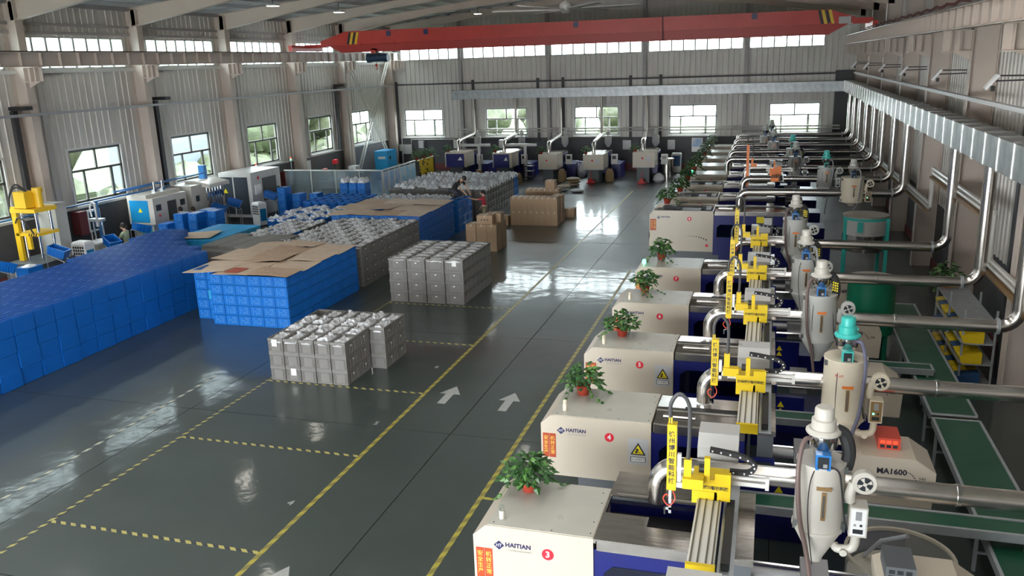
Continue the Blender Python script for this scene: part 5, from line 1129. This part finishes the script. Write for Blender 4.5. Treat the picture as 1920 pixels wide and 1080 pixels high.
# ================================================ LEFT STATIONS
def tub(x,y,z,label,rz=0.,tilt=.5,stand=True,i=0):
    t=thing('parts_tub',label,'tub',(x,y,z),0,'tilted blue tubs'); t.rotation_euler=(0,tilt,rz)
    m=MB(); a,b,h=.30,.22,.30; w=.014
    m.hexa([(-a+.03,-b+.03,0),(a-.03,-b+.03,0),(a-.03,b-.03,0),(-a+.03,b-.03,0)],[(-a+.03,-b+.03,.015),(a-.03,-b+.03,.015),(a-.03,b-.03,.015),(-a+.03,b-.03,.015)])
    for (p,q,r_,s_) in (((-a+.03,-b+.03),(a-.03,-b+.03),(a,-b),(-a,-b)),((a-.03,-b+.03),(a-.03,b-.03),(a,b),(a,-b)),((a-.03,b-.03),(-a+.03,b-.03),(-a,b),(a,b)),((-a+.03,b-.03),(-a+.03,-b+.03),(-a,-b),(-a,b))):
        n=Vector((q[1]-p[1],p[0]-q[0],0)).normalized()*w
        m.hexa([(*p,0),(*q,0),(q[0]-n.x,q[1]-n.y,0),(p[0]-n.x,p[1]-n.y,0)],[(*s_,h),(*r_,h),(r_[0]-n.x,r_[1]-n.y,h),(s_[0]-n.x,s_[1]-n.y,h)])
    m.build('tub_shell','crate_blue',t); m=MB()
    for k in range(6): u=-.2+.08*k; m.box(u-.006,-b-.006,.03,u+.006,-b+.02,h-.04)
    m.box(-a-.012,-b-.012,h-.03,a+.012,-b,h); m.box(-a-.012,b,h-.03,a+.012,b+.012,h); m.box(-a-.012,-b,h-.03,-a,b,h); m.box(a,-b,h-.03,a+.012,b,h); m.build('rim','crate_blue',t)
    if stand:
        s=thing('tub_stand','thin metal stand under the %s'%label,'stand',(x,y,0),rz,'tub stands'); m=MB()
        for p in ((-.28,-.2),(.28,-.2),(.28,.2),(-.28,.2)): m.bar((*p,0),(*p,z-.02-p[0]*.5),.022)
        m.build('leg_frame','galv',s); m=MB(); m.bar((-.28,-.2,z-.0+.12),(.28,-.2,z-.18),.02); m.bar((-.28,.2,z+.12),(.28,.2,z-.18),.02); m.bar((-.28,-.2,z+.12),(-.28,.2,z+.12),.02); m.bar((.28,-.2,z-.18),(.28,.2,z-.18),.02); m.build('top_frame','galv',s)
for x,y,z,l,rz in ((-22.9,20.0,1.2,'blue tub at the left picture edge',1.2),(-23.0,22.3,1.18,'blue tub before the yellow press',.3),(-23.0,24.8,1.0,'blue tub held by the woman in pale green',-.4),(-23.2,26.6,1.15,'blue tub right of the woman in pale green',1.2),(-23.1,31.4,1.1,'blue tub before the cream column machine, left',.2),(-23.2,32.7,1.15,'blue tub before the cream column machine, right',.4),(-22.7,34.9,1.15,'blue tub before the dark-doored machine',.3)): tub(x,y,z,l,rz,.35)
t=thing('flat_tub','shallow blue tub with white rags beside the left edge','tub',(-22.9,21.0,.85)); MB().box(-.25,-.3,0,.25,.3,.28).build('tub_shell','crate_blue',t); m=MB(); m.ball((0,0,.29),.2,.22,.05,8,4,.2); m.build('rags','bag_white',t); MB().box(-.25,-.3,-.85,.25,.3,-.02).build('plinth','press_grey',t)
cooler(-23.3,23.75,'white air cooler with blue pad beside the yellow press',1.,0,1.38); cooler(-22.75,34.0,'white air cooler by the dark-doored machine',.95,-.4,1.12); cooler(-22.85,31.0,'white air cooler by the cream column machine',.9,-.4,1.2); cooler(-22.75,27.1,'low white air cooler by the first cyan-panelled machine',.9,-.4,1.05)
# yellow press
t=thing('hydraulic_press','yellow hydraulic column press on a dark grey base cabinet','press',(-24.0,22.6,0))
MB().box(-.75,-.85,0,.75,.7,.98).build('base_cabinet','press_grey',t)
for k in range(6): MB().cyl((-.55+.22*(k%3),-.86,.45+.1*(k//3)),(-.55+.22*(k%3),-.86,.58+.1*(k//3)),.03,n=8).build('vent','galv',t)
for x in (-.3,.3):
    for y in (-.25,.35): MB().cyl((x,y,.98),(x,y,2.75),.045,n=12).build('column','chrome',t)
for x in (-.52,-.45,-.38): MB().box(x-.03,-.42,.98,x+.03,-.3,2.85).build('guard_bar','yellow_tank',t)
MB().box(-.5,-.42,1.85,.45,.5,1.95).build('moving_platen','yellow_tank',t); MB().box(-.55,-.45,2.65,.5,.5,2.78).build('top_platen','yellow_tank',t)
MB().cyl((0,.05,1.95),(0,.05,2.7),.06,n=12).build('ram','chrome',t); MB().box(-.35,-.4,2.8,.12,.05,3.35).build('oil_tank','yellow_tank',t); m=MB(); m.cyl((.25,.05,2.78),(.25,.05,3.3),.13,n=16); m.cyl((.25,.05,3.3),(.25,.05,3.45),.17,n=16); m.build('main_cylinder','yellow_tank',t)
m=MB(); 
for k in range(2): m.tube(smooth([(.1,-.2,3.3),(-.3,-.3,3.5+.1*k),(-.6,-.35,3.1),(-.62,-.35,2.4)]),.03,6)
m.tube(smooth([(-.4,-.45,2.3),(-.2,-.5,2.5),(.1,-.5,2.35),(.3,-.45,1.95)]),.025,6); m.build('hydraulic_hose','black_rubber',t)
MB().box(-.05,-.45,1.4,.1,-.35,1.85).build('mould_clamp','yellow_tank',t)
for k in range(4): m=MB(); m.hexa([(.02+.1*k,-.425,1.85),(.07+.1*k,-.425,1.85),(.07+.1*k,-.42,1.85),(.02+.1*k,-.42,1.85)],[(.07+.1*k,-.425,1.95),(.12+.1*k,-.425,1.95),(.12+.1*k,-.42,1.95),(.07+.1*k,-.42,1.95)]); m.build('warning_stripe','black',t)
t=thing('control_cabinet','tall pale grey control cabinet behind the yellow press','cabinet',(-24.40,23.75,0)); MB().box(-.4,-.25,0,.4,.25,2.75).build('cabinet_body','hopper_grey',t); MB().box(.08,-.256,1.2,.2,-.25,2.5).build('door_gap','black',t)
t=thing('fire_hose_cabinet','open red fire cabinet with a white framed glass door on wall','cabinet',(-25.15,25.9,0)); MB().box(-.28,-.3,1.15,.1,.1,2.05).build('cabinet_body','wall_red',t); d=MB().box(.05,.1,1.2,.12,.75,2.05).build('door','white',t); MB().box(.121,.17,1.28,.125,.68,1.97).build('glass_panel','glass_dark',d); MB().cyl((.08,.2,0),(.08,.2,1.2),.025,n=8).build('post','white',t)
# bench machine with chrome posts
t=thing('bench_press','small bench press with chrome posts and white curved hose','press',(-23.95,25.3,0)); MB().box(-.4,-.5,0,.35,.45,1.0).build('bench','hopper_grey',t); MB().box(-.38,-.48,1.0,.3,.4,1.05).build('bench_top','white',t); MB().box(.352,-.3,.3,.356,.2,.75).build('hatch','black',t)
for x,y in ((-.2,0),(.2,0)): MB().cyl((x,y,1.05),(x,y,1.85),.04,n=10).build('post','chrome',t)
m=MB(); m.box(-.28,-.12,1.8,.28,.12,1.9); m.cyl((0,0,1.9),(0,0,2.45),.05,n=10); m.cyl((0,0,1.6),(0,0,1.8),.08,n=10); m.build('head','galv',t); m=MB(); m.tube(smooth([(0,0,2.45),(-.12,0,2.5),(-.25,0,2.3),(-.22,0,1.95)]),.03,8); m.build('air_hose','white',t)
# first cream/cyan machine
t=thing('brush_machine','cream machine with cyan side panels and two round posts on top','machine',(-24.3,29.2,0))
MB().box(-.7,-1.05,1.12,.55,1.05,2.18).build('cabinet_body','hopper',t); MB().box(-.7,-1.05,2.18,.25,1.05,2.32).build('roof_hood','hopper',t); MB().box(-.6,-1.06,1.2,.3,-1.05,2.1).build('side_panel','cyan_panel',t); MB().prism([(-.2,1.62),(.0,1.62),(-.1,1.8)],1,-1.066,-1.06).build('warning_triangle','sign_yellow',t)
MB().box(-.6,-1.0,0,.4,1.0,1.12).build('base','hopper_grey',t); MB().box(-.2,-1.01,.35,.3,-1.0,.95).build('base_panel','cyan_cab',t)
MB().box(.551,-.2,1.15,.556,.35,1.95).build('work_opening','black',t); 
for y in (-.75,.75): MB().box(.551,y-.15,1.65,.56,y+.15,1.9).build('control_screen','screen',t)
MB().lathe([(.05,0),(.05,.02)],(.56,-.75,1.45),12,(1,0,0)).build('stop_button','sticker_red',t)
m=MB()
for y in (-.2,.3): m.cyl((0,y,2.32),(0,y,2.75),.06,n=10); m.box(-.08,y-.08,2.32,.08,y+.08,2.45)
m.build('post','chrome',t)
t=thing('column_machine','cream cabinet machine with vertical tool columns and small screens','machine',(-24.2,31.9,0)); MB().box(-.9,-1.1,.3,.3,1.2,2.3).build('cabinet_body','hopper',t); MB().box(-.6,-.3,2.3,.1,.4,2.42).build('roof_box','hopper',t); MB().prism([(.0,2.2),(.7,2.12),(.7,2.28),(.0,2.42)],1,-.35,1.1).build('top_hood','hopper',t)
for k in range(6): m=MB(); m.cyl((.42,-.2+.2*k,1.0),(.42,-.2+.2*k,2.2),.035,n=8); m.box(.36,-.24+.2*k,1.7,.5,-.16+.2*k,1.9); m.build('tool_column','chrome',t)
for y in (-.75,1.0): MB().box(.31,y-.1,1.6,.34,y+.1,1.85).build('control_screen','screen',t)
MB().box(-.8,-1.0,0,.4,1.1,.3).build('base','press_grey',t)
t=thing('enclosed_machine','grey white enclosed machine with two tall dark doors and beacon','machine',(-24.1,35.3,0)); MB().box(-.74,-1.2,.35,1.0,1.3,2.45).build('enclosure','white_box',t)
for x0,x1 in ((-.68,-.02),(.06,.80)): MB().box(x0,-1.21,.5,x1,-1.2,2.25).build('door','door_dark',t)
MB().prism([(-.55,1.5),(-.3,1.5),(-.42,1.72)],1,-1.216,-1.21).build('warning_triangle','sign_yellow',t); MB().box(1.0,-.3,1.0,1.006,.9,2.1).build('work_opening','black',t); MB().box(1.0,-.95,1.4,1.05,-.5,1.85).build('control_screen','white',t); MB().lathe([(.07,0),(.07,.02)],(1.0,-.6,2.15),12,(1,0,0)).build('stop_button','sticker_red',t); MB().box(-.7,-1.1,0,.9,1.2,.35).build('base','press_grey',t)
for dx,dy,l in ((.7,-.2,''),(.9,2.6,'')):
    MB().cyl((dx,dy,2.45 if dy<2 else 0),(dx,dy,2.6),.02,n=8).build('beacon_post','chrome',t); MB().cyl((dx,dy,2.6),(dx,dy,2.68),.035,n=10).build('beacon','green_glow',t); MB().cyl((dx,dy,2.68),(dx,dy,2.76),.035,n=10).build('beacon','red_glow',t)
m=MB(); m.tube([(XL+.70,15,2.37),(XL+.70,30.6,2.37)],.035,8); m.tube([(XL+.70,26.3,2.37),(XL+.70,26.3,.3)],.05,8); m.tube([(XL+.70,23.4,2.45),(XL+1.2,22.2,2.65)],.035,8); m.build('air_line','blue_pipe',label='blue compressed air pipe along the left wall above the dark dado',cat='pipe')
t=thing('rail_bracket','blue steel overhead rail with an upright by the third column','rail',(-25.0,33.0,0)); m=MB(); m.bar((0,-5.5,2.55),(.2,0,2.62),.06); m.bar((.3,-5.5,2.55),(.3,0,2.62),.05); m.build('rail_pair','blue_pipe',t); MB().box(.0,-.1,2.2,.3,.1,2.95).build('upright','blue_pipe',t)
# glass partition with posters
t=thing('glass_partition','clear glass partition with white top rail around the left work area','partition',(0,0,0))
xs_=[-24.9,-23.35,-21.9,-20.5,-19.2]
for a,b in zip(xs_,xs_[1:]): MB().box(a+.03,39.98,.05,b-.03,40.0,1.8).build('glass_panel','glass_screen',t); MB().box(b-.025,39.96,0,b+.025,40.02,1.82).build('post','white_box',t)
MB().box(-24.95,39.95,1.8,-19.18,40.03,1.86).build('top_rail','white_box',t); MB().box(-19.24,40.0,1.8,-19.16,44.4,1.86).build('top_rail','white_box',t)
for k in range(6):
    y=40.05+.72*k; MB().box(-19.21,y+.02,.05,-19.19,y+.70,1.8).build('glass_panel','glass_screen',t); MB().box(-19.23,y-.02,0,-19.17,y+.02,1.82).build('post','white_box',t)
for k in range(6):
    y=40.1+.72*k; p=MB().box(-19.185,y,.75,-19.17,y+.62,1.72).build('hanging_poster','white',label='%s information poster from left on the glass partition'%['blue','blue','violet-blue','cyan','cyan','pale cyan'][k] if 0 else '%s poster, %s from left on the glass partition'%(['deep blue','blue','violet blue','cyan','bright cyan','pale cyan'][k],ordn(k)),cat='poster',group='posters on the glass partition')
    MB().box(-19.17,y+.03,.8,-19.168,y+.59,1.69).build('print','poster_blue' if k<3 else 'poster_cyan',p)
# yellow cable/flag rack
t=thing('yellow_rack','tall yellow tool rack hung with black tools behind the partition','rack',(-19.4,46.4,0))
for k in range(3): MB().box(-.03,-1.2+.8*k+.02,.15,.03,-.4+.8*k-.02,1.75).build('rack_panel','yellow',t)
rr=random.Random(9)
for k in range(26):
    y=rr.uniform(-1.1,1.1); z=rr.uniform(.3,1.65); m=MB(); m.bar((.05,y,z),(.05,y+rr.uniform(-.22,.22),z+rr.uniform(-.18,.18)),.05,.05); m.build('hung_tool','black',t)
MB().box(-.1,-1.22,0,.1,-1.18,1.7).build('post','black',t); MB().box(-.1,1.18,0,.1,1.22,1.7).build('post','black',t)
for k in range(4): flower('potted_pothos',-19.5+.1*(k%2),45.4+.62*k,1.77,'leafy plant on the yellow tool rack, %s from the left'%ordn(k),1.0,80+k,'plants on the yellow rack')
t=thing('flight_case','dark blue covered trolley before the yellow rack','trolley',(-18.6,43.6,0)); MB().prism([(-.35,.1),(.35,.1),(.35,.75),(.2,1.0),(-.2,1.0),(-.35,.75)],1,-.35,.35).build('cover','blue_motor',t); MB().box(-.1,-.36,.55,.25,-.35,.6).build('label_strip','white',t)
t=thing('step_stool','small black metal step stool right of the yellow rack','stool',(-18.4,46.8,0)); m=MB()
for a in (-.2,.2):
    for b in (-.25,.25): m.bar((a,b,0),(a,b,.7),.03)
for z in (.35,.7): m.box(-.22,-.27,z,.22,.27,z+.03)
m.build('frame','black',t)
# compressor cabinet, bracing, tools by the far left
t=thing('air_compressor','blue box-shaped air compressor cabinet by the far left corner','compressor',(-23.7,49.6,0)); MB().box(-.45,-.2,.1,.45,1.2,1.85).build('cabinet_body','cyan_panel',t); MB().box(-.2,-.21,1.35,.3,-.2,1.5).build('name_plate','white_box',t); MB().box(.45,.1,1.3,.456,.3,1.5).build('control_panel','screen',t); MB().box(-.4,-.15,0,.4,1.1,.1).build('base','black',t)
t=thing('wall_bracing',None,None,(-24.75,0,0),kind='structure')
for (ya,za,yb,zb) in ((48.0,7.3,53.6,.3),(53.6,7.3,48.0,.3)):
    for off in (-.17,.17): MB().bar((0,ya+off,za),(0,yb+off,zb),.085,.06).build('brace_chord','pvc',t)
    for k in range(1,16): q=k/16; MB().bar((0,ya+(yb-ya)*q-.17,za+(zb-za)*q),(0,ya+(yb-ya)*q+.17,za+(zb-za)*q),.025).build('rung','pvc',t)
MB().box(XL+.5,47.75,0,XL+.6,47.85,7.4).build('brace_post','pvc',kind='structure')
t=thing('workbench','long low workbench with tools by the left wall beyond the partition','bench',(-24.4,45.2,0)); MB().box(-.5,-2.3,.75,.5,2.6,.82).build('bench_top','press_grey',t)
for y in (-2.2,0,2.5): MB().box(-.45,y-.04,0,.45,y+.04,.75).build('bench_leg','press_grey',t)
for x,y,l,h in ((-24.5,43.6,'red bench drill on the workbench, left one',.65),(-24.6,45.1,'red pillar drill on the workbench, taller right one',1.0)):
    d=thing('bench_drill',l,'drill',(x,y,.82)); MB().box(-.12,-.15,0,.12,.15,.06).build('base','black',d); MB().cyl((0,.05,.06),(0,.05,h),.03,n=8).build('column','chrome',d); MB().box(-.1,-.22,h-.25,.1,.15,h).build('drill_head','red',d); MB().cyl((0,-.15,h-.4),(0,-.15,h-.25),.03,n=8).build('chuck','black',d)
t=thing('grinder_box','white machine box on the workbench near the cross bracing','box',(-24.4,47.0,.82)); MB().box(-.25,-.3,0,.25,.3,.4).build('case','white_box',t); MB().box(-.1,-.32,.1,.1,-.3,.25).build('switch_plate','tray_grey',t)
for y,l in ((42.3,'left notice sheet on the dado beyond the partition'),(43.1,'right notice sheet on the dado beyond the partition')): MB().box(XL+.05,y,1.35,XL+.07,y+.55,1.95).build('notice_sheet','paper',label=l,cat='notice')
t=thing('fire_hose_cabinet','red fire cabinet with white door at far end of left wall','cabinet',(XL+.25,40.6,0)); MB().box(-.15,-.35,.9,.15,.05,1.7).build('cabinet_body','wall_red',t); MB().box(.0,.05,.9,.08,.65,1.7).build('door','white',t)
# ================================================ RIGHT WALL SERVICES
t=thing('parts_shelf','grey steel shelf filled with yellow and blue bins at the right wall','shelf',(4.35,20.2,0))
for y in (-1.5,0,1.5): 
    for x in (-.3,.3): MB().box(x-.02,y-.02,0,x+.02,y+.02,1.75).build('upright','galv',t)
for z in (.1,.55,1.0,1.45): MB().box(-.32,-1.52,z,.32,1.52,z+.03).build('shelf_board','galv',t)
for r_ in range(3):
    for k in range(9):
        m=MB(); y=-1.38+.345*k; z=.13+.45*r_; m.hexa([(-.28,y-.14,z),(.1,y-.14,z),(.1,y+.14,z),(-.28,y+.14,z)],[(-.34,y-.15,z+.16),(.1,y-.15,z+.24),(.1,y+.15,z+.24),(-.34,y+.15,z+.16)]); m.build('storage_bin','yellow' if (r_+k)%3 else 'blue_motor',t)
flower('potted_pothos',4.2,21.6,1.48,'green plant standing on the steel parts shelf',1.1,99,None)
for k,(y,l) in enumerate(((22.4,'upper red fire extinguisher beside the parts shelf'),(22.0,'second red fire extinguisher beside the parts shelf'))):
    t=thing('fire_extinguisher',l,'extinguisher',(3.7,y,0)); MB().lathe([(.07,0),(.075,.02),(.075,.42),(.03,.48)],n=12).build('cylinder_body','red',t); m=MB(); m.box(-.02,-.05,.48,.02,.06,.53); m.build('valve','black',t); m=MB(); m.tube(smooth([(0,-.05,.5),(0,-.12,.4),(0,-.1,.15)]),.01,5); m.build('nozzle_hose','black_rubber',t)
for k,(off,z) in enumerate(((0,0),(.16,.0))):
    m=MB(); g_=off*.8; pts=[(4.62,6,2.48+g_),(4.62,19.75-g_,2.48+g_),(4.62,19.8-g_,2.53+g_),(4.62,19.8-g_,3.45+g_),(4.62,19.85-g_,3.5+g_),(4.62,26.95+g_,3.5+g_),(4.62,27+g_,3.45+g_),(4.62,27+g_,2.5+g_),(4.62,27.05+g_,2.45+g_),(4.62,50,2.2+g_)]; m.tube(pts,.055,8); m.build('insulated_pipe','pvc',label='white insulated water pipe stepping along the right wall, %s one'%['outer','inner'][k],cat='pipe')
m=MB(); m.box(4.50,6,2.34,4.70,19.6,2.40); m.box(4.50,20.0,3.37,4.70,26.9,3.43); m.bar((4.60,27.3,2.36),(4.60,50,2.08),.2,.05); m.build('pipe_tray','brown_panel',label='brown cable tray under the white pipes on the right wall',cat='cable tray')
for y,n_ in ((13.3,'nearest'),(19.6,'second'),(25.4,'third'),(31.0,'fourth')):
    MB().box(4.95,y-.08,0,5.12,y+.08,5.7).build('cable_trunking','dark_trunk',label='dark cable trunking on the right wall between columns, %s'%n_,cat='trunking',group='right wall trunking')
# ================================================ PEOPLE
def skin_obj(name,J,E,mt,parent,label=None,sub=1):
    me=bpy.data.meshes.new(name); me.from_pydata([j[0] for j in J],E,[]); me.materials.append(MATS[mt]); o=bpy.data.objects.new(name,me); COL.objects.link(o); o.parent=parent
    md=o.modifiers.new('skin','SKIN'); md.use_smooth_shade=True
    for i,j in enumerate(J): v=me.skin_vertices[0].data[i]; v.radius=(j[1],j[1] if len(j)<3 else j[2]); v.use_root=(i==0)
    sb=o.modifiers.new('sub','SUBSURF'); sb.levels=sub; sb.render_levels=sub
    if label: o['label']=label
    return o
def person(loc,rz,label,pose,shirt,trous,shoe='shoe',longhair=False,h=1.62,cap=False):
    """pose: dict of joints in local metres; the figure faces -Y"""
    t=thing('person',label,'person',loc,rz); P=pose; s=h/1.62
    V=lambda k: tuple(c*s for c in P[k])
    names=['pelvis','chest','neck','head']; J=[(V('pelvis'),.11*s,.10*s),(V('chest'),.125*s,.10*s),(V('neck'),.05*s),(V('head'),.075*s,.085*s)]; E=[(0,1),(1,2),(2,3)]
    top=tuple(P['head'][i]*s+(P['head'][i]-P['neck'][i])*s*.75 for i in range(3)); J.append((top,.068*s,.078*s)); E.append((3,4))
    fing=[]
    for sd in ('l','r'):
        b=len(J)
        J+=[(V('sh_'+sd),.055*s),(V('el_'+sd),.040*s),(V('wr_'+sd),.027*s)]; E+=[(1,b),(b,b+1),(b+1,b+2)]
        w=Vector(V('wr_'+sd)); d=(w-Vector(V('el_'+sd))).normalized(); a=d.cross(Vector((0,0,1))); a=a.normalized() if a.length>.01 else Vector((1,0,0))
        J.append((tuple(w+d*.07*s),.030*s,.018*s)); E.append((b+2,b+3)); fing.append((w,d,a))
    for sd in ('l','r'):
        b=len(J); J+=[(V('hip_'+sd),.085*s),(V('kn_'+sd),.058*s),(V('an_'+sd),.038*s),(tuple(Vector(V('an_'+sd))+Vector(V('toe_'+sd))),.035*s)]; E+=[(0,b),(b,b+1),(b+1,b+2),(b+2,b+3)]
    body=skin_obj('body',J,E,'skin',t,sub=2)
    m=MB()
    for (w,d,a) in fing:
        palm=w+d*.075*s
        for q,(o_,L) in enumerate(((-.027,.070),(-.009,.080),(.009,.074),(.026,.058))):
            p=palm+a*o_*s; m.tube([p,p+d*L*.55*s,p+(d*L*.9+Vector((0,0,-.03)))*s],[.009*s,.008*s,.006*s],6)
        p=w+d*.03*s-a*.028*s; m.tube([p,p+(d*.03-a*.03)*s,p+(d*.06-a*.035)*s],[.011*s,.009*s,.007*s],6)
    m.build('fingers','skin',t)
    k=1.17
    T=[(V('pelvis'),.125*s,.112*s),(V('chest'),.15*s,.12*s),(tuple((Vector(V('neck'))*.6+Vector(V('chest'))*.4)),.075*s)]; TE=[(0,1),(1,2)]
    for sd in ('l','r'):
        b=len(T); sh=Vector(V('sh_'+sd)); el=Vector(V('el_'+sd)); T+=[(tuple(sh),.07*s),(tuple(sh.lerp(el,.75)),.058*s)]; TE+=[(1,b),(b,b+1)]
    skin_obj('shirt',T,TE,shirt,t,sub=2)
    T=[(V('pelvis'),.130*s,.115*s)]; TE=[]
    for sd in ('l','r'):
        b=len(T); T+=[(V('hip_'+sd),.10*s),(V('kn_'+sd),.072*s),(tuple(Vector(V('kn_'+sd)).lerp(Vector(V('an_'+sd)),.88)),.058*s)]; TE+=[(0,b),(b,b+1),(b+1,b+2)]
    skin_obj('trousers',T,TE,trous,t,sub=2)
    for sd in ('l','r'):
        a=Vector(V('an_'+sd)); to=Vector(V('toe_'+sd)); m=MB(); m.ball((a+to*.45-Vector((0,0,.02))),.05*s,.12*s if abs(to.y)>abs(to.x) else .05*s,.042*s,10,6); m.build('shoe',shoe,t)
    hd=Vector(V('head')); nk=Vector(V('neck')); up=(hd-nk).normalized(); c=hd+up*.055*s; f=Vector(P.get('look',(0,-1,0))).normalized()
    m=MB(); cc=c-f*.018*s+up*.018*s; m.ball(cc,.098*s,.105*s,.108*s,14,9,.01)
    if longhair: m.ball(c-f*.10*s-up*.03*s,.05*s,.05*s,.07*s,10,6,.05)
    # keep the face clear: push the hair back
    hair=m.build('hair','hair',t); 
    q=f.cross(up).normalized(); fc=hd+f*.085*s+up*.035*s
    m=MB(); m.ball(hd+f*.048*s+up*.03*s,.060*s,.062*s,.082*s,12,8); m.build('face','skin',t)
    m=MB()
    for e in (-1,1): m.ball(fc+q*e*.028*s+up*.012*s+f*.018*s,.009*s,.009*s,.007*s,6,4)
    m.build('eyes','ink',t); m=MB(); m.ball(fc+f*.026*s-up*.012*s,.011*s,.014*s,.017*s,6,4); 
    for e in (-1,1): m.ball(hd+q*e*.085*s+up*.02*s,.012*s,.02*s,.028*s,6,4)
    m.build('nose_and_ears','skin',t); m=MB(); m.ball(fc+f*.018*s-up*.042*s,.020*s,.008*s,.006*s,6,4); m.build('mouth','terracotta',t)
    return t
STAND=dict(pelvis=(0,0,.88),chest=(0,-.03,1.18),neck=(0,-.03,1.36),head=(0,-.06,1.46),sh_l=(-.17,-.03,1.28),sh_r=(.17,-.03,1.28),el_l=(-.20,-.16,1.06),el_r=(.20,-.18,1.08),wr_l=(-.12,-.38,1.06),wr_r=(.14,-.40,1.10),
    hip_l=(-.09,0,.82),hip_r=(.09,0,.82),kn_l=(-.10,-.02,.45),kn_r=(.10,-.03,.45),an_l=(-.10,.02,.08),an_r=(.10,.02,.08),toe_l=(0,-.14,-.04),toe_r=(0,-.14,-.04))
person((-23.1,25.7,0),math.radians(-75),'woman in a pale green T-shirt working beside the small bench press',STAND,'shirt_green','trousers_grey','shoe_red',True,1.66)
person((-23.3,29.2,0),math.radians(-140),'person in black with dark hair, left of the pair behind blue crates',STAND,'shirt_black','trousers_dark','shoe',False,1.68)
person((-23.15,29.85,0),math.radians(-110),'person in black, right and lower of the pair behind blue crates',STAND,'shirt_black','trousers_dark','shoe',True,1.58)
person((-22.65,35.7,0),math.radians(-120),'person in dark clothes standing at the dark-doored machine',STAND,'shirt_black','trousers_dark','shoe',True,1.62)
REACH=dict(STAND); REACH.update(wr_r=(.18,-.62,1.30),el_r=(.20,-.34,1.22),wr_l=(-.16,-.15,.86),el_l=(-.20,-.02,1.05))
person((-12.0,35.15,0),math.radians(-75),'woman in a red T-shirt reaching up to the kneeling worker',REACH,'shirt_red','trousers_khaki','shoe',True,1.62)
KNEEL=dict(pelvis=(0,.12,.36),chest=(0,-.20,.66),neck=(0,-.36,.76),head=(0,-.45,.80),sh_l=(-.17,-.28,.70),sh_r=(.17,-.28,.70),el_l=(-.20,-.42,.46),el_r=(.20,-.44,.46),wr_l=(-.12,-.58,.26),wr_r=(.14,-.62,.26),
    hip_l=(-.10,.12,.32),hip_r=(.10,.12,.32),kn_l=(-.14,-.28,.24),kn_r=(.15,-.26,.10),an_l=(-.13,.02,.09),an_r=(.13,.22,.09),toe_l=(0,-.14,-.04),toe_r=(0,.10,-.04),look=(0,-.8,-.6))
person((-13.1,34.5,1.36),math.radians(72),'man in a black T-shirt kneeling on the stacked blue crates',KNEEL,'shirt_black','trousers_dark','shoe',False,1.7)
# ================================================ tidy-up: writing to mesh, digits in labels to words
_dw={'1':'one','2':'two','3':'three','4':'four','5':'five','6':'six','7':'seven','8':'eight','9':'nine','10':'ten','11':'eleven','12':'twelve','13':'thirteen','14':'fourteen','15':'fifteen'}
dg=bpy.context.evaluated_depsgraph_get(); dg.update()
for o in [o for o in bpy.data.objects if o.type=='FONT']:
    me=bpy.data.meshes.new_from_object(o.evaluated_get(dg)); n=inst(me,'lettering' if not o.name.startswith('floor') else 'floor_marking',o.parent); n.matrix_basis=o.matrix_basis.copy()
    for k in ('label','kind'): 
        if k in o: n[k]=o[k]
    bpy.data.objects.remove(o)
for o in bpy.data.objects:
    if 'label' in o: o['label']=' '.join(_dw.get(w,w) for w in o['label'].split())
